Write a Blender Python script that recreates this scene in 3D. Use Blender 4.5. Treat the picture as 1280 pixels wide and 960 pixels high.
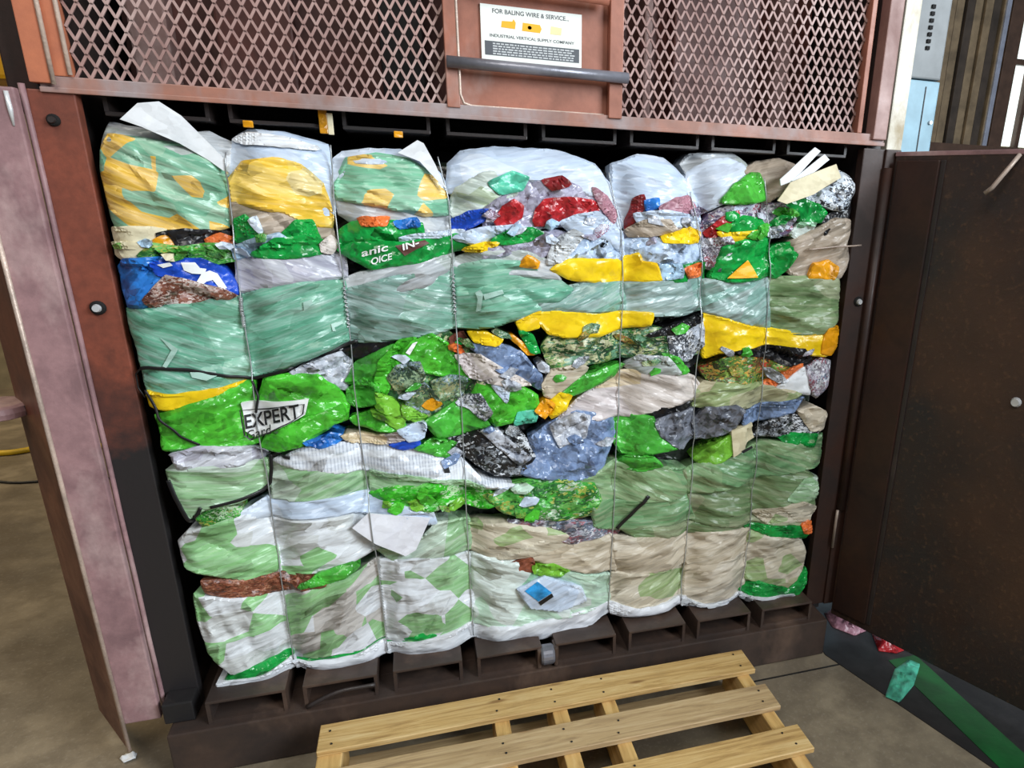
import bpy, bmesh, math, random
import numpy as np
from mathutils import Vector, Matrix, noise
from mathutils.geometry import delaunay_2d_cdt
from mathutils.bvhtree import BVHTree
random.seed(7)
for o in list(bpy.data.objects): bpy.data.objects.remove(o, do_unlink=True)
scn = bpy.context.scene
COL = scn.collection

# ------------------------------------------------------------------ camera
F, PU, PV = 847.686, 795.255, 529.694
CAM = np.array([-.3104, -1.7719, 1.4773])
YAW, PITCH, ROLL = .3209, -.3222, .034
cy_, sy_ = math.cos(YAW), math.sin(YAW); cp_, sp_ = math.cos(PITCH), math.sin(PITCH)
FW = np.array([sy_*cp_, cy_*cp_, sp_]); R0 = np.array([cy_, -sy_, 0.]); U0 = np.cross(R0, FW)
cr_, sr_ = math.cos(ROLL), math.sin(ROLL)
RT = R0*cr_ + U0*sr_; UP = -R0*sr_ + U0*cr_
cd = bpy.data.cameras.new('camera'); cam = bpy.data.objects.new('camera', cd); COL.objects.link(cam)
cam.matrix_world = Matrix(((RT[0], UP[0], -FW[0], CAM[0]), (RT[1], UP[1], -FW[1], CAM[1]), (RT[2], UP[2], -FW[2], CAM[2]), (0, 0, 0, 1)))
cd.sensor_fit = 'HORIZONTAL'; cd.sensor_width = 36; cd.lens = F/1280*36
cd.shift_x = (640-PU)/1280; cd.shift_y = (PV-480)/1280; cd.clip_start = .02
scn.camera = cam

def ray(px, py): return FW + RT*(px-PU)/F - UP*(py-PV)/F
def on_y(px, py, Y):
    d = ray(px, py); t = (Y-CAM[1])/d[1]; return CAM+t*d
def on_z(px, py, Z):
    d = ray(px, py); t = (Z-CAM[2])/d[2]; return CAM+t*d

# ------------------------------------------------------------------ world, lights, exposure
w = bpy.data.worlds.new('world'); scn.world = w; w.use_nodes = True
bg = w.node_tree.nodes['Background']; bg.inputs[0].default_value = (.80, .86, 1, 1); bg.inputs[1].default_value = .16

def area(name, loc, target, sx, sz, energy, col):
    l = bpy.data.lights.new(name, 'AREA'); l.shape = 'RECTANGLE'; l.size = sx; l.size_y = sz; l.energy = energy; l.color = col
    o = bpy.data.objects.new(name, l); COL.objects.link(o); o.location = loc
    o.rotation_euler = (Vector(target)-Vector(loc)).to_track_quat('-Z', 'Y').to_euler(); return o
area('bay_door_daylight', (3.5, -4.0, 3.3), (0, 0, 1.0), 2.4, 2.2, 440, (.86, .94, 1))
area('roof_light', (-.9, -2.6, 4.2), (-.2, 0, .8), 2.6, 1.2, 85, (1, .97, .9))
area('left_hall_light', (-4.6, 2.4, 3.8), (-2.0, .8, 0), 1.6, 1.6, 120, (1, .8, .5))
vs = scn.view_settings
vs.view_transform = 'Standard'; vs.look = 'None'; vs.gamma = 1; vs.use_curve_mapping = False; vs.exposure = -.2

# ------------------------------------------------------------------ helpers
def lin(c):
    if isinstance(c, str): c = [int(c[i:i+2], 16)/255 for i in (0, 2, 4)]
    return tuple((v/12.92 if v <= .04045 else ((v+.055)/1.055)**2.4) for v in c) + (1,)
def tag(o, label=None, cat=None, group=None, kind=None):
    if label: o['label'] = label
    if cat: o['category'] = cat
    if group: o['group'] = group
    if kind: o['kind'] = kind
    return o
def empty(name, loc=(0, 0, 0), rz=0):
    o = bpy.data.objects.new(name, None); COL.objects.link(o); o.location = loc; o.rotation_euler = (0, 0, rz); o.empty_display_size = .1
    return o
def mesh_obj(name, verts, faces, mat, parent=None, smooth=False):
    me = bpy.data.meshes.new(name); me.from_pydata([tuple(map(float, v)) for v in verts], [], faces); me.update()
    if mat: me.materials.append(M[mat] if isinstance(mat, str) else mat)
    if smooth: me.polygons.foreach_set('use_smooth', [True]*len(me.polygons))
    o = bpy.data.objects.new(name, me); COL.objects.link(o)
    if parent: o.parent = parent
    return o
def bm_obj(name, bm, mat, parent=None, smooth=False):
    bmesh.ops.recalc_face_normals(bm, faces=bm.faces)
    me = bpy.data.meshes.new(name); bm.to_mesh(me); bm.free()
    me.materials.append(M[mat] if isinstance(mat, str) else mat)
    if smooth: me.polygons.foreach_set('use_smooth', [True]*len(me.polygons))
    o = bpy.data.objects.new(name, me); COL.objects.link(o)
    if parent: o.parent = parent
    return o
def add_box(bm, x0, x1, y0, y1, z0, z1, bev=0, rot=None):
    r = bmesh.ops.create_cube(bm, size=1); vs_ = r['verts']
    for v in vs_:
        v.co = Vector(((x0+x1)/2+v.co.x*(x1-x0), (y0+y1)/2+v.co.y*(y1-y0), (z0+z1)/2+v.co.z*(z1-z0)))
    if bev:
        es = list({e for v in vs_ for e in v.link_edges})
        bmesh.ops.bevel(bm, geom=es, offset=bev, segments=2, affect='EDGES', profile=.6)
    return bm
def box(name, b, mat, parent=None, bev=.002):
    bm = bmesh.new(); add_box(bm, *b, bev=bev); return bm_obj(name, bm, mat, parent)
def boxes(name, bs, mat, parent=None, bev=.002):
    bm = bmesh.new()
    for b in bs: add_box(bm, *b, bev=bev)
    return bm_obj(name, bm, mat, parent)
def tube(name, pts, r, mat, parent=None, seg=8, flat=None):
    """swept tube through points; r may be a list; flat=(rx, ry) gives a ribbon section"""
    pts = [Vector(p) for p in pts]; n = len(pts); V = []; Fc = []
    ref = Vector((0, -1, 0))
    for i, p in enumerate(pts):
        t = (pts[min(i+1, n-1)]-pts[max(i-1, 0)]).normalized()
        a = t.cross(ref)
        if a.length < 1e-3: a = t.cross(Vector((1, 0, 0)))
        a.normalize(); b = a.cross(t).normalized()
        rr = r[i] if isinstance(r, (list, tuple)) else r
        for k in range(seg):
            an = 2*math.pi*k/seg
            if flat: V.append(p + a*math.cos(an)*flat[0] + b*math.sin(an)*flat[1])
            else: V.append(p + a*math.cos(an)*rr + b*math.sin(an)*rr)
    for i in range(n-1):
        for k in range(seg):
            Fc.append((i*seg+k, i*seg+(k+1) % seg, (i+1)*seg+(k+1) % seg, (i+1)*seg+k))
    Fc.append(tuple(range(seg))[::-1]); Fc.append(tuple((n-1)*seg+k for k in range(seg)))
    return mesh_obj(name, V, Fc, mat, parent, smooth=True)
def lathe(name, prof, mat, parent=None, loc=(0, 0, 0), seg=24, axis='Z'):
    V = []; Fc = []
    for r, z in prof:
        for k in range(seg):
            a = 2*math.pi*k/seg; p = (r*math.cos(a), r*math.sin(a), z)
            if axis == 'Y': p = (p[0], p[2], p[1])
            if axis == 'X': p = (p[2], p[0], p[1])
            V.append((p[0]+loc[0], p[1]+loc[1], p[2]+loc[2]))
    n = len(prof)
    for i in range(n-1):
        for k in range(seg): Fc.append((i*seg+k, i*seg+(k+1) % seg, (i+1)*seg+(k+1) % seg, (i+1)*seg+k))
    Fc.append(tuple(range(seg))); Fc.append(tuple((n-1)*seg+k for k in range(seg)))
    o = mesh_obj(name, V, Fc, mat, parent)
    bm = bmesh.new(); bm.from_mesh(o.data); bmesh.ops.recalc_face_normals(bm, faces=bm.faces); bm.to_mesh(o.data); bm.free()
    return o

# ------------------------------------------------------------------ materials
M = {}
class N:
    def __init__(s, name):
        s.m = bpy.data.materials.new(name); s.m.use_nodes = True; s.t = s.m.node_tree; s.b = s.t.nodes['Principled BSDF']
        M[name] = s.m; s.tc = s.t.nodes.new('ShaderNodeTexCoord'); s.oi = s.t.nodes.new('ShaderNodeObjectInfo')
    def n(s, ty, **kw):
        nd = s.t.nodes.new('ShaderNode'+ty)
        for k, v in kw.items():
            if k.startswith('i_'):
                key = k[2:]; key = int(key) if key.isdigit() else key.replace('_', ' ')
                nd.inputs[key].default_value = v
            else: setattr(nd, k, v)
        return nd
    def l(s, a, b): s.t.links.new(a, b)
    def coord(s, scale=(1, 1, 1), shift=False, rot=(0, 0, 0)):
        mp = s.n('Mapping'); mp.inputs['Scale'].default_value = scale; mp.inputs['Rotation'].default_value = rot
        if shift:
            va = s.n('VectorMath', operation='MULTIPLY_ADD'); cx = s.n('CombineXYZ')
            for i in range(3): s.l(s.oi.outputs['Random'], cx.inputs[i])
            s.l(cx.outputs[0], va.inputs[0]); va.inputs[1].default_value = (17, 11, 23); 
            vr = s.n('VectorRotate', rotation_type='Y_AXIS'); an = s.n('Math', operation='MULTIPLY_ADD'); s.l(s.oi.outputs['Random'], an.inputs[0]); an.inputs[1].default_value = .9; an.inputs[2].default_value = -.45
            s.l(an.outputs[0], vr.inputs['Angle']); s.l(s.tc.outputs['Object'], vr.inputs['Vector']); s.l(vr.outputs[0], va.inputs[2]); s.l(va.outputs[0], mp.inputs[0])
        else: s.l(s.tc.outputs['Object'], mp.inputs[0])
        return mp.outputs[0]
    def noise(s, scale, vec, det=4, rough=.55, dist=0):
        nd = s.n('TexNoise'); nd.inputs['Scale'].default_value = scale; nd.inputs['Detail'].default_value = det
        nd.inputs['Roughness'].default_value = rough; nd.inputs['Distortion'].default_value = dist; s.l(vec, nd.inputs['Vector']); return nd.outputs['Fac']
    def ramp(s, fac, stops, mode='LINEAR'):
        r = s.n('ValToRGB'); r.color_ramp.interpolation = mode; e = r.color_ramp.elements
        while len(e) < len(stops): e.new(.5)
        for el, (p, c) in zip(e, stops): el.position = p; el.color = lin(c) if not isinstance(c, (int, float)) else (c, c, c, 1)
        s.l(fac, r.inputs[0]); return r.outputs[0]
    def mix(s, fac, a, b, mode='MIX'):
        m = s.n('MixRGB', blend_type=mode)
        for inp, v in ((m.inputs[0], fac), (m.inputs[1], a), (m.inputs[2], b)):
            if isinstance(v, (int, float)): inp.default_value = v
            elif isinstance(v, (str, tuple, list)): inp.default_value = lin(v)
            else: s.l(v, inp)
        return m.outputs[0]
    def bump(s, h, strength=.4, dist=.004, prev=None):
        b = s.n('Bump'); b.inputs['Strength'].default_value = strength; b.inputs['Distance'].default_value = dist; s.l(h, b.inputs['Height'])
        if prev: s.l(prev, b.inputs['Normal'])
        return b.outputs[0]
    def out(s, col=None, rough=None, nrm=None, metal=None, spec=None, coat=None):
        for key, v in (('Base Color', col), ('Roughness', rough), ('Normal', nrm), ('Metallic', metal), ('Specular IOR Level', spec), ('Coat Weight', coat)):
            if v is None: continue
            if isinstance(v, (int, float)): s.b.inputs[key].default_value = v
            elif isinstance(v, (str, tuple)): s.b.inputs[key].default_value = lin(v)
            else: s.l(v, s.b.inputs[key])
        return s.m

def plain(name, c, rough=.5, metal=0, var=.12, bump=0, bscale=60):
    s = N(name); v = s.coord((1, 1, 1))
    nz = s.noise(9, v, 5)
    dark = tuple(x*(1-var) for x in [int(c[i:i+2], 16)/255 for i in (0, 2, 4)])
    lite = tuple(min(1, x*(1+var)) for x in [int(c[i:i+2], 16)/255 for i in (0, 2, 4)])
    col = s.ramp(nz, [(.3, dark), (.7, lite)])
    nrm = s.bump(s.noise(bscale, v, 4), bump, .003) if bump else None
    return s.out(col, rough, nrm, metal)
def painted(name, base, dark, worn, wear=.62, rough=.48, bump=.25, sc=6):
    """old machine paint: blotches, dark grease, worn paler patches"""
    s = N(name); v = s.coord()
    n1 = s.noise(sc, v, 6, .6, .4); n2 = s.noise(sc*.55, s.coord((1, 1, .6), rot=(.3, .1, .7)), 5, .65); n3 = s.noise(sc*7, v, 6, .7)
    c = s.mix(s.ramp(n1, [(.38, 0.), (.66, .75)]), base, dark)
    c = s.mix(s.ramp(n2, [(wear-.06, 0.), (wear+.08, .85)]), c, worn)
    c = s.mix(s.ramp(n3, [(.35, .22), (.6, 0.)]), c, dark)
    r = s.ramp(n1, [(.3, rough-.12), (.7, rough+.2)])
    return s.out(c, r, s.bump(n3, bump, .002))
def ridged(s, scale, vec, det=3):
    nd = s.n('TexNoise', noise_type='RIDGED_MULTIFRACTAL'); nd.inputs['Scale'].default_value = scale; nd.inputs['Detail'].default_value = det
    nd.inputs['Distortion'].default_value = .35; s.l(vec, nd.inputs['Vector']); return nd.outputs['Fac']
def facet_normal(s, layers):
    """crushed sheet relief: small flat facets, each tilted its own way, with sharp folds between"""
    ge = s.n('NewGeometry'); acc = ge.outputs['Normal']
    for scale, k, sc, rot in layers:
        vec = s.coord(sc, True, rot); nw = s.n('TexNoise'); nw.inputs['Scale'].default_value = scale*.5; nw.inputs['Detail'].default_value = 2; s.l(vec, nw.inputs['Vector'])
        wp = s.n('VectorMath', operation='MULTIPLY_ADD'); s.l(nw.outputs['Color'], wp.inputs[0]); wp.inputs[1].default_value = (.9/scale,)*3; s.l(vec, wp.inputs[2])
        vo = s.n('TexVoronoi'); vo.inputs['Scale'].default_value = scale; s.l(wp.outputs[0], vo.inputs['Vector'])
        sb = s.n('VectorMath', operation='SUBTRACT'); s.l(vo.outputs['Color'], sb.inputs[0]); sb.inputs[1].default_value = (.5, .5, .5)
        ad = s.n('VectorMath', operation='MULTIPLY_ADD'); s.l(sb.outputs[0], ad.inputs[0]); ad.inputs[1].default_value = (k, k, k); s.l(acc, ad.inputs[2]); acc = ad.outputs[0]
    nn = s.n('VectorMath', operation='NORMALIZE'); s.l(acc, nn.inputs[0]); return nn.outputs[0]
def crinkle_normal(s, amt, scale=1.0, drawn=False):
    """sharp creases; drawn = mostly running along the sheet as in stretched film"""
    if drawn:
        n0 = facet_normal(s, [(8*scale, .5*amt, (1, 1, 4.5), (0, .15, 0)), (20*scale, .38*amt, (1, 1, 4), (0, -.35, 0)), (46*scale, .22*amt, (.7, 1, 3), (0, .1, 0))])
        return s.bump(ridged(s, 5*scale, s.coord((3, 3, 20), True, (0, -.06, 0)), 3), .28*amt, .005, n0)
    n0 = facet_normal(s, [(17*scale, .6*amt, (1, 1, 1.5), (0, .5, 0)), (42*scale, .5*amt, (1, 1, 1.6), (0, -.4, 0)), (95*scale, .28*amt, (1, 1, 1.3), (0, .2, 0))])
    return s.bump(ridged(s, 40*scale, s.coord((1, 1, 1.3), True, (0, .5, 0)), 2), .25*amt, .005, n0)
def film(name, c1, c2=None, c3=None, cell=7, streak=.35, streakc='E4E8EA', rough=.32, amt=1, bias=.5, aniso=(1, 1, 1.5), cut=.55):
    """sheet plastic: printed patches of two or three colours seen through milky film with painted highlight lines and dark streaks"""
    s = N(name); v = s.coord((1, 1, 1), True)
    if c2:
        vo = s.n('TexVoronoi'); vo.inputs['Scale'].default_value = cell
        s.l(s.coord(aniso, True, (0, .5, 0)), vo.inputs['Vector'])
        sep = s.n('SeparateColor'); s.l(vo.outputs['Color'], sep.inputs[0])
        st = [(0, c1), (bias, c2)] + ([(bias+(1-bias)*cut, c3)] if c3 else [])
        col = s.ramp(sep.outputs[0], st, 'CONSTANT')
    else: col = s.mix(0, c1, c1)
    tone = s.noise(5, v, 4); col = s.mix(s.ramp(tone, [(.3, .22), (.65, 0.)]), col, s.mix(1., col, '8f8f8a', 'MULTIPLY'))
    if streak:
        sv = s.coord((2.6, 2, 46), True, (0, .1, 0)); f = s.noise(1.8, sv, 7, .7, .3)
        col = s.mix(s.ramp(f, [(.44, 0.), (.72, streak)]), col, streakc)  # white streaks put highlight lines into the milky film colour
        sv2 = s.coord((3, 2, 60), True, (0, -.1, 0)); f2 = s.noise(1.3, sv2, 5, .7, .3)
        col = s.mix(s.ramp(f2, [(.34, streak*.7), (.5, 0.)]), col, s.mix(1., col, '70706a', 'MULTIPLY'))
    nrm = crinkle_normal(s, amt, 1., True)
    return s.out(col, rough, nrm, spec=.5)
def sheet(name, c, rough=.3, amt=1, dark=None, sc=12, scale=1.):
    """one-colour glossy sheet plastic, crumpled"""
    s = N(name); v = s.coord((1, 1, 1), True)
    rgb = [int(c[i:i+2], 16)/255 for i in (0, 2, 4)]
    dk = dark or tuple(x*.62 for x in rgb)
    col = s.ramp(s.noise(sc, v, 5, .6, .5), [(.3, dk), (.55, c)])
    return s.out(col, rough, crinkle_normal(s, amt, scale), spec=.5)
def prints(name, cols, cell=26, rough=.35, amt=1, warp=.14):
    """many small printed colours"""
    s = N(name); vo = s.n('TexVoronoi'); vo.inputs['Scale'].default_value = cell
    wv = s.mix(warp, s.coord((1, 1, 1.7), True), s.n('TexNoise', i_Scale=14., i_Detail=5.).outputs['Color']); s.l(wv, vo.inputs['Vector'])
    sep = s.n('SeparateColor'); s.l(vo.outputs['Color'], sep.inputs[0])
    col = s.ramp(sep.outputs[0], [(i/len(cols), c) for i, c in enumerate(cols)], 'CONSTANT')
    v = s.coord((1, 1, 1), True); col = s.mix(s.ramp(s.noise(30, v, 5), [(.35, .35), (.6, 0.)]), col, '202420')
    return s.out(col, rough, crinkle_normal(s, amt))

# machine
painted('paint_brown', 'B0705A', '7A4E40', 'B59C94', .64)
painted('paint_orange', 'C87A58', '9A5A44', 'CFA590', .72)
painted('paint_rail', 'A87462', '786058', 'A39A9C', .52)
painted('paint_mauve', 'A88486', '6A5054', 'C2A6A4', .58, rough=.42, sc=9)
painted('paint_darkbrown', '3C241B', '1C1310', '4A3328', .74)
painted('paint_wing', '6E3A28', '3A1E16', '7E5040', .7)
painted('steel_dark', '3A3230', '1E1B1B', '5A4C46', .64, rough=.42)
def grease_mat():
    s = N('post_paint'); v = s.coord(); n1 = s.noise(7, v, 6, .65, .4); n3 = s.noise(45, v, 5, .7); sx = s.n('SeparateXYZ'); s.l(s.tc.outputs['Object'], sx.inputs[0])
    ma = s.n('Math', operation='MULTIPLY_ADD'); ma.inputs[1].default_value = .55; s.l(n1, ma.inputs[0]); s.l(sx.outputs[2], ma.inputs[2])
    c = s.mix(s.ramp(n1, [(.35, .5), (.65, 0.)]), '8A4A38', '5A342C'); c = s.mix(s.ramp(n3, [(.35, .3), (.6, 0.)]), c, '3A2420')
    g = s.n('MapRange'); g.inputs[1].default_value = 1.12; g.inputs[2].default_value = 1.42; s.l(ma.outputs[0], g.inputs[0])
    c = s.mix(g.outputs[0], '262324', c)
    return s.out(c, .5, s.bump(n3, .25, .002))
grease_mat()
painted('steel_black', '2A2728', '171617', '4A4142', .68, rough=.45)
painted('steel_sill', '4A3A32', '2A2321', '6A5548', .6, rough=.45)
painted('mesh_metal', 'A98780', '7A5A55', 'C4ACA6', .6)
painted('ram_paint', '6E4038', '3C2624', '8A6A62', .66)
painted('paint_pale', 'D8D2C0', 'A08C6A', 'E8E4DA', .5, rough=.5, sc=12)
plain('steel_rod', '77777F', .35, .4, .25, .3)
plain('rod_tip', 'A59488', .45, .2)
plain('bright_metal_or_glint', 'D8DADC', .3, .3)
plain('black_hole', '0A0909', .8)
plain('weld', 'C9B4A6', .4, .2, .2, .4, 150)
plain('rust_red', '5E2A1C', .8, 0, .3, .3)
def door_mat():
    s = N('door_plate'); v = s.coord()
    n1 = s.noise(3.2, v, 6, .6, .4); n2 = s.noise(70, v, 3, .6); n3 = s.noise(1.7, s.coord((1, 1, 1), rot=(.2, .6, .1)), 4)
    c = s.mix(s.ramp(n1, [(.4, 0.), (.62, .9)]), '2C2A2C', '3A2820')
    c = s.mix(s.ramp(n3, [(.44, 0.), (.64, .8)]), c, '523A2C')
    c = s.mix(s.ramp(n2, [(.56, 0.), (.74, .4)]), c, '74563E')
    return s.out(c, s.ramp(n1, [(.3, .34), (.7, .6)]), s.bump(n2, .35, .004))
door_mat()
# bale plastics
film('teal_film', '62A68A', '74B296', '8ABCA4', 5, .45, 'D2DCDC', .3)
film('teal_grey_film', '86AEA4', '9AB4B0', '76A894', 5, .6, 'CFD4D8', .3)
film('grey_film', 'B4B9BE', 'C8CCD0', 'A9B2AE', 6, .5, 'E6EAEE', .3)
film('lilac_film', 'B5B4C4', 'C8CAD4', 'A5A5B5', 9, .4, 'EEF0F4', .28)
film('olive_film', '6F8C5E', '7F9A6C', '94A07C', 5, .5, 'B9B79E', .36)
film('olive_green_film', '6E9C6C', '84A878', '8F9C78', 6, .5, 'C4C0A6', .34)
film('olive_tan_film', '8FA06C', 'A8A884', 'BDB494', 6, .45, 'CFC6AA', .36)
film('light_green_film', '92BE8C', 'A2C69C', 'B8CCBA', 5, .5, 'DDE4DC', .32)
film('camo_green_film', 'E0E5EA', '8FC886', 'D2D6D6', 12, .25, 'E9ECEE', .34, bias=.44)
film('camo_white_film', 'E2E7EE', 'D6DCE0', '8CBE84', 11, .25, 'EEF0F2', .34, bias=.45)
film('camo_grey_film', 'C2BEBA', '8ABA80', 'D8DCE2', 12, .3, 'E2E2E0', .36, bias=.45)
film('cream_film', 'CFC2AC', 'C4B69E', 'D6CBB8', 5, .45, 'EDE6DA', .42)
film('cream_green_film', 'D2C8B2', '9DB67C', 'D8CFBC', 11, .45, 'E2DACA', .4, bias=.5)
film('yellow_green_film', '79B898', 'EDBE48', '94C4A6', 18, .35, 'E6E2D2', .3, bias=.38, cut=.72)
film('yellow_film', 'F3C540', 'F0CB5C', 'E9D28E', 11, .25, 'EFE6C8', .3)
film('green_yellow_film', '7CC09C', '8CC8A8', 'F0C860', 13, .35, 'DDE2DA', .3, bias=.5)
film('white_film', 'C2D2E8', 'D2DEEE', None, 4, .25, 'F4F6FA', .3, .7)
film('white_hem', 'E8EBF2', 'DEE2E8', None, 4, .12, 'F6F6F8', .4, .6)
film('pink_film', 'D6CBC4', 'CFC4C4', 'D9C4A0', 5, .5, 'E4DEDC', .34)
film('tan_film', 'AA9A88', 'B8A898', '9A8C7C', 7, .5, 'CFC4B8', .36)
film('pale_print_film', 'C4D2C8', 'A9B99A', 'D8DCDC', 12, .4, 'E6EAEC', .3)
film('green_clear_film', 'BFE0C8', '93CBA4', 'D6E2DC', 6, .4, 'E2E8E6', .3)
sheet('bright_green', '52C436', .22, 1)
sheet('mid_green', '4DB43E', .22, 1)
sheet('deep_green', '18A044', .22, 1)
sheet('lime_green', '7CC23C', .3, 1)
sheet('yellow', 'F2CE1C', .24, .35, 'DDB014')
sheet('amber', 'F0A416', .3, .7)
sheet('orange', 'EE7A3C', .35, .8)
sheet('blue', '2F7FD6', .28, 1, '1F55A0')
sheet('royal_blue', '1E50C8', .28, .8, '143A9A')
sheet('sky_blue', '2F9FE6', .3, .4)
sheet('pale_blue', 'B4D4EE', .25, 1.3)
sheet('blue_crinkle', 'BFD2EA', .2, 1.6, '7E92AE', 40)
sheet('red', 'BE2A30', .25, 1.2, '7A1A20', 30)
sheet('dark_red', '8A2428', .3, 1)
sheet('maroon_pink', 'B4808E', .4, 1)
sheet('slate', '8096BC', .2, 1.3, '4A5A7A', 26)
sheet('slate_dark', '7C808C', .26, 1.3, '3E4148', 22)
sheet('silver', 'C6CBD6', .2, 1.5, '7C8290', 35)
sheet('black', '17171B', .3, 1)
sheet('card_beige', 'DCD2B2', .6, .35, 'C4B890', 6)
sheet('card_white', 'E9ECF0', .5, .3, 'DDE2E8', 6)
sheet('paper_white', 'ECEEF6', .55, .25, 'E2E4F0', 6)
sheet('lilac', 'B4B2C6', .22, 1.4, '77728A', 40)
sheet('teal', '5CC8A8', .28, .9)
sheet('wood_brown', '8A4A30', .7, 1.4, '55281A', 60)
prints('leaf_print', ['2F5A34', '4E8A44', '25422C', '9AA86A', '6B9A7A', 'C4C49C', '3A6A4A'], 36)
prints('leaf_light', ['46A83A', '6FB858', 'B8D0B0', '2F7A30', 'A8B450', '58B04A', '3E9A36', '2A6A30'], 30)
prints('leaf_bright', ['35C21F', '4ACB2E', '2AA81E', '6FD05A', '3FBF2A', 'BFE6B4'], 30)
prints('leaf_red', ['4E7A34', '8AA84A', 'C04A34', '2E3A24', 'D0A44A', '5E8A3E', '6A5A3A'], 34)
prints('dark_leaf', ['6B8A5A', '4E6E58', '8FA884', '3E5646', 'A8A878', '8A9CA8'], 22)
prints('grey_multi', ['8E8A96', 'C8CCD8', '5E5664', 'B0A4B4', 'E0E2EA', '9A5E6A', '6E7A8E'], 34)
prints('purple_multi', ['B0A0B8', 'E0DCE6', '7A6A8A', 'CFC8D8', '9A3A50', 'C8D0E4', '4E4A6A'], 30)
prints('black_white', ['17171A', '1C1C20', 'D8DCE2', '222226', '8A9098', '151518'], 30)
prints('white_black', ['E2E6EC', 'C8D2DE', '24242A', 'DCE6F0', '8A93A2'], 32)
prints('silver_print', ['C8CCD4', '9AA0AA', 'E2E4EA', '3A3E46', 'B4BAC6'], 36)
prints('brown_white', ['7A4434', 'C8B4AC', '8A5644', 'E2D6D0', '5A3026', 'B89A90'], 32)
prints('wood_chip', ['7E4430', '9A5A40', '62321F', 'B07A5E', '8A4C36', '4E2A1C'], 70)
prints('core_mix', ['2A2E2A', '1C2420', '3A3C40', '20221F', '2E3A2E'], 18)
def stripe_mat():
    s = N('stripe_film'); wv = s.n('TexWave', wave_type='BANDS', bands_direction='X'); wv.inputs['Scale'].default_value = 40; wv.inputs['Distortion'].default_value = 3.
    s.l(s.coord((1, 1, .15)), wv.inputs['Vector']); f2 = s.noise(1.4, s.coord((2, 2, 40)), 5)
    c = s.mix(s.ramp(wv.outputs['Fac'], [(.55, 0.), (.9, .6)]), 'D2D8E2', '8A93A4'); c = s.mix(s.ramp(f2, [(.45, 0.), (.6, .6)]), c, 'EEF2F6')
    return s.out(c, .3, crinkle_normal(s, .8))
stripe_mat()
# plain print inks
for nm, c in (('ink_black', '1A1A1C'), ('ink_white', 'F0F2F2'), ('ink_brown', '5E3A34'), ('ink_green', '8CCB86'), ('sign_white', 'EEF2EC'), ('ink_grey', '55595F'), ('ink_yellow', 'F2B21E'), ('ink_pale', 'C8CCCE'), ('ink_paleyellow', 'EBDDA8'), ('tape_clear', 'A6C8BC')):
    plain(nm, c, .5, 0, .03)
plain('wire_metal', 'AEB2B4', .35, .6, .2)
plain('wire_rust', '6A5A4C', .5, .3, .3)
plain('strap_black', '141416', .45, 0, .1)
def wood_mat(name, a, b, c3):
    s = N(name); sv = s.coord((2.2, 34, 34), False); f = s.noise(1.7, sv, 8, .72, 1.)
    col = s.ramp(f, [(.28, b), (.5, a), (.74, c3)])
    k = s.n('TexVoronoi'); k.inputs['Scale'].default_value = 3.2; s.l(s.coord((1.2, 5, 1), True), k.inputs['Vector'])
    col = s.mix(s.ramp(k.outputs['Distance'], [(.05, .75), (.13, 0.)]), col, '7A5228')
    col = s.mix(s.ramp(s.noise(4, s.coord((1, 1, 1), True), 5), [(.5, 0.), (.75, .45)]), col, '9C8058')
    return s.out(col, .62, s.bump(f, .35, .002))
wood_mat('pallet_wood', 'C9A468', '8A6638', 'E2C894')
wood_mat('pallet_wood_grey', 'B99C72', '80664A', 'D2BA94')
def wood_y(name):
    s = N(name); sv = s.coord((26, 3, 26), True); f = s.noise(1.5, sv, 6, .6, .4)
    return s.out(s.ramp(f, [(.3, 'A67F48'), (.55, 'CFA868'), (.75, 'DDBE86')]), .65, s.bump(f, .3, .002))
wood_y('stringer_wood')
def floor_mat():
    s = N('concrete'); v = s.coord(); n1 = s.noise(1.1, v, 6, .6, .3); n2 = s.noise(9, v, 6, .65); n3 = s.noise(90, v, 4)
    c = s.mix(s.ramp(n1, [(.38, 0.), (.62, 1.)]), 'A4967E', '665C4E'); c = s.mix(s.ramp(n2, [(.4, .5), (.6, 0.)]), c, '60564A')
    c = s.mix(s.ramp(n3, [(.55, 0.), (.7, .25)]), c, 'A59C8E')
    return s.out(c, s.ramp(n2, [(.35, .3), (.65, .55)]), s.bump(n3, .2, .002))
floor_mat()
plain('green_paint', '17592A', .35, 0, .15, .15)
plain('cabinet_blue', '8FB2C2', .45, 0, .1)
plain('cabinet_grey', '84888A', .5, 0, .1)
plain('siding_beige', '8F7C62', .6, 0, .15)
plain('siding_dark', '4A4038', .7, 0, .15)
plain('wall_base', '9A8E72', .8, 0, .12, .2, 12)
plain('frame_brown', '5A4438', .55, 0, .15)
plain('frame_silver', 'B9C0D4', .3, .3, .1)
plain('yellow_paint', 'E2A512', .45, 0, .12)
plain('cord_yellow', 'D8B21E', .5)
plain('cord_black', '1C1B1A', .5)
gl = N('window_daylight'); gl.b.inputs['Emission Color'].default_value = (.86, .95, .92, 1); gl.b.inputs['Emission Strength'].default_value = 1.6; gl.out('CFE2DC', .1)

# ------------------------------------------------------------------ setting
fl = mesh_obj('floor', [(-9, -8, 0), (9, -8, 0), (9, 9, 0), (-9, 9, 0)], [(0, 1, 2, 3)], 'concrete'); tag(fl, 'grey stained concrete floor', 'floor', kind='structure')
tag(box('floor_joint', (.2, 1.02, -.172, -.166, 0, .0012), 'cord_black', fl, 0), 'dark joint line')
WY = 4.2
wl = box('wall_back', (-9, 9, WY, WY+.15, 0, 4.5), 'wall_base', None, 0); tag(wl, 'dull beige wall behind the baler', 'wall', kind='structure')
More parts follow.
